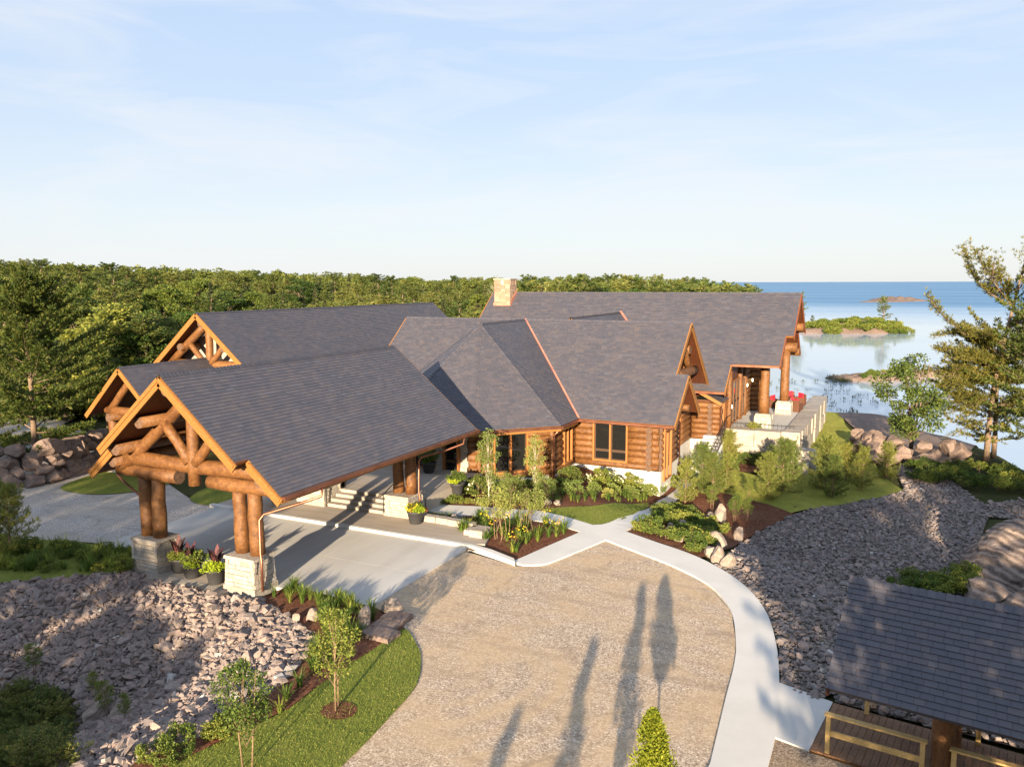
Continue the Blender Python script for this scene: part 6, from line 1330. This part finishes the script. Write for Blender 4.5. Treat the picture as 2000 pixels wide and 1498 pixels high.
# undergrowth at the foot of the wood
for k in range(40):
    px = rgp.uniform(-20, 235); plant('shrub_big', 'shrub', 'dark shrub at the foot of the wood behind the left road', 'shrub', at(px, rgp.uniform(800, 818)), rgp.uniform(.6, 1.1), None, 'shrubs at the foot of the wood')
for k in range(26): plant('lowshrub', 'shrub', 'low planting between boulder wall and pale path', 'shrub', at(rgp.uniform(20, 200), rgp.uniform(858, 880)), rgp.uniform(.8, 1.3), None, 'planting behind the boulder wall')
patch('pale_path', GX((-30, 888), (60, 872), (130, 862), (205, 856), (205, 862), (130, 868), (60, 880), (-30, 896)), .06, MAT['sidewalk'], 2)
for k in range(16): plant('dense', 'shrub', 'dark shrub in the recess left of the entrance porch', 'shrub', (-25.2-rgp.random()*1.6, 30+rgp.random()*3.5, 0), rgp.uniform(1, 1.6), None, 'shrubs left of the porch')
# turf: short blades over the lawns
for dry in (False, True):
    P, D = [], []
    for poly, dr in LAWNS:
        if dr != dry: continue
        a = np.array(poly); lo_, hi_ = a.min(0), a.max(0); ctr = a.mean(0); dist = max(12, np.hypot(*ctr)); dens = min(750, 750*(15/dist)**1.6); n = int(min(90000, (hi_-lo_).prod()*dens)); q = rgp.uniform(lo_, hi_, (n, 2)); q = q[pip(poly, q[:, 0], q[:, 1])]
        P.append(np.column_stack([q, height(q[:, 0], q[:, 1])+.015])); D.append(rgp.normal(0, .45, (len(q), 3))+np.array([0, 0, 1]))
    P, D = np.vstack(P), np.vstack(D); V, F = cards(P, D, rgp.uniform(.03, .075, len(P)), rgp.uniform(.007, .016, len(P)), rgp)
    tag(place('grass', np_mesh('grass', V, F, MAT['turf_dry' if dry else 'turf'])), 'short dry yellow grass on the slope right of the lodge' if dry else 'short mown green grass on the small lawns', 'grass', kind='stuff')

# ================================================================== POTS
plant_kind('canna', None, *gen_clump(730, 26, .85, .13, .45), 'stem', 'leaf_purple') if False else None
V, F = gen_clump(730, 20, .62, .11, .5); KIND['canna_leaf'] = [('dark_foliage', np_mesh('dark_foliage', V, F, MAT['leaf_purple']))]
_, V, F = gen_broad(731, .35, .34, 22, 60, .07, .1, .01, .4, .35); KIND['lime'] = [('lime_foliage', np_mesh('lime_foliage', V, F, MAT['leaf_lime']))]
_, V, F = gen_broad(732, .45, .36, 24, 60, .07, .1, .01, .45, .35); KIND['green'] = [('green_foliage', np_mesh('green_foliage', V, F, MAT['leaf']))]
_, V, F = gen_broad(733, .45, .42, 26, 60, .075, .1, .01, .45, .35); KIND['gold'] = [('golden_flowers', np_mesh('golden_flowers', V, F, MAT['petal_y']))]
_, V, F = gen_broad(734, .3, .3, 14, 40, .06, .1, .01, .3, .3); KIND['redf'] = [('red_flowers', np_mesh('red_flowers', V, F, MAT['petal_r']))]
pot_me = MB().lathe((0, 0, 0), [(.0, 0), (.22, 0), (.24, .02), (.32, .44), (.35, .45), (.35, .52), (.31, .52), (.30, .46), (0, .46)], 24).mesh('pot', MAT['planter'])
def pot(loc, s, fills, label):
    t = thing('flower_pot', label, 'planter', loc, random.uniform(0, 6), 'dark flower pots'); t.scale = (s, s, s); place('pot', pot_me, t)
    for key, (dx, dy, dz), sc in fills:
        for n, me in KIND[key]: place(n, me, t, (dx, dy, .44+dz), random.uniform(0, 6), sc)
CAN = [('canna_leaf', (0, .05, 0), 1.35), ('lime', (.08, -.12, 0), .9), ('green', (-.1, .05, 0), .8)]
pot((-22.25, 19.25, .04), 1.0, CAN, 'dark pot with purple canna nearest the left front pier'); pot((-21.45, 19.05, .04), 1.02, [('canna_leaf', (-.1, .05, 0), 1.25), ('green', (.05, .05, 0), 1.15), ('lime', (.15, -.15, -.03), .7)], 'middle dark pot with mixed foliage between the front piers'); pot((-20.3, 19.0, .04), 1.0, [('canna_leaf', (0, .05, 0), 1.35), ('lime', (-.05, -.1, 0), 1.05)], 'dark pot with lime foliage nearest the right front pier')
pot((-17.75, 27.35, .125), 1.05, [('green', (0, 0, 0), .9), ('gold', (.08, -.05, .02), .72), ('redf', (-.2, -.15, 0), .8), ('lime', (-.1, .1, .05), .8)], 'pot of golden and red flowers at the entrance pier')
pot((-20.85, 33.4, .64), 1.05, [('green', (0, 0, .1), 1.4), ('lime', (.2, -.1, .05), .5)], 'pot with tall green plant beside the lodge door'); pot((-18.2, 31.6, .3), 1.0, [('green', (0, 0, .1), 1.2), ('lime', (-.1, -.1, .1), .9)], 'pot with lime foliage right of the entrance columns'); pot((-25.2, 27.4, .125), 1.1, [('green', (0, 0, 0), 1.1), ('lime', (.1, -.1, .05), .6)], 'pot in shade left of the stone wing wall')

# ---- copies of a small group are told apart by their order across the picture
ORD = ['leftmost', 'second from left', 'third from left', 'fourth from left', 'fifth from left', 'sixth from left', 'seventh from left', 'eighth from left', 'ninth from left', 'tenth from left', 'eleventh from left', 'twelfth from left', 'thirteenth from left', 'fourteenth from left', 'fifteenth from left', 'sixteenth from left', 'seventeenth from left', 'eighteenth from left', 'nineteenth from left', 'twentieth from left', 'twenty-first from left', 'twenty-second from left', 'twenty-third from left', 'twenty-fourth from left']
by = {}
for o in COL.objects:
    if o.parent is None and 'label' in o.keys() and 'outside the picture' not in o['label']: by.setdefault(o['label'], []).append(o)
for lab, os_ in by.items():
    if 1 < len(os_) <= 24:
        def px_of(o): q = np.array(o.location)-CAMP; return (q @ VR)/(q @ VF)
        for k, o in enumerate(sorted(os_, key=px_of)):
            w = lab.split(); o['label'] = ' '.join(w[:16-len(ORD[k].split())])+', '+ORD[k]
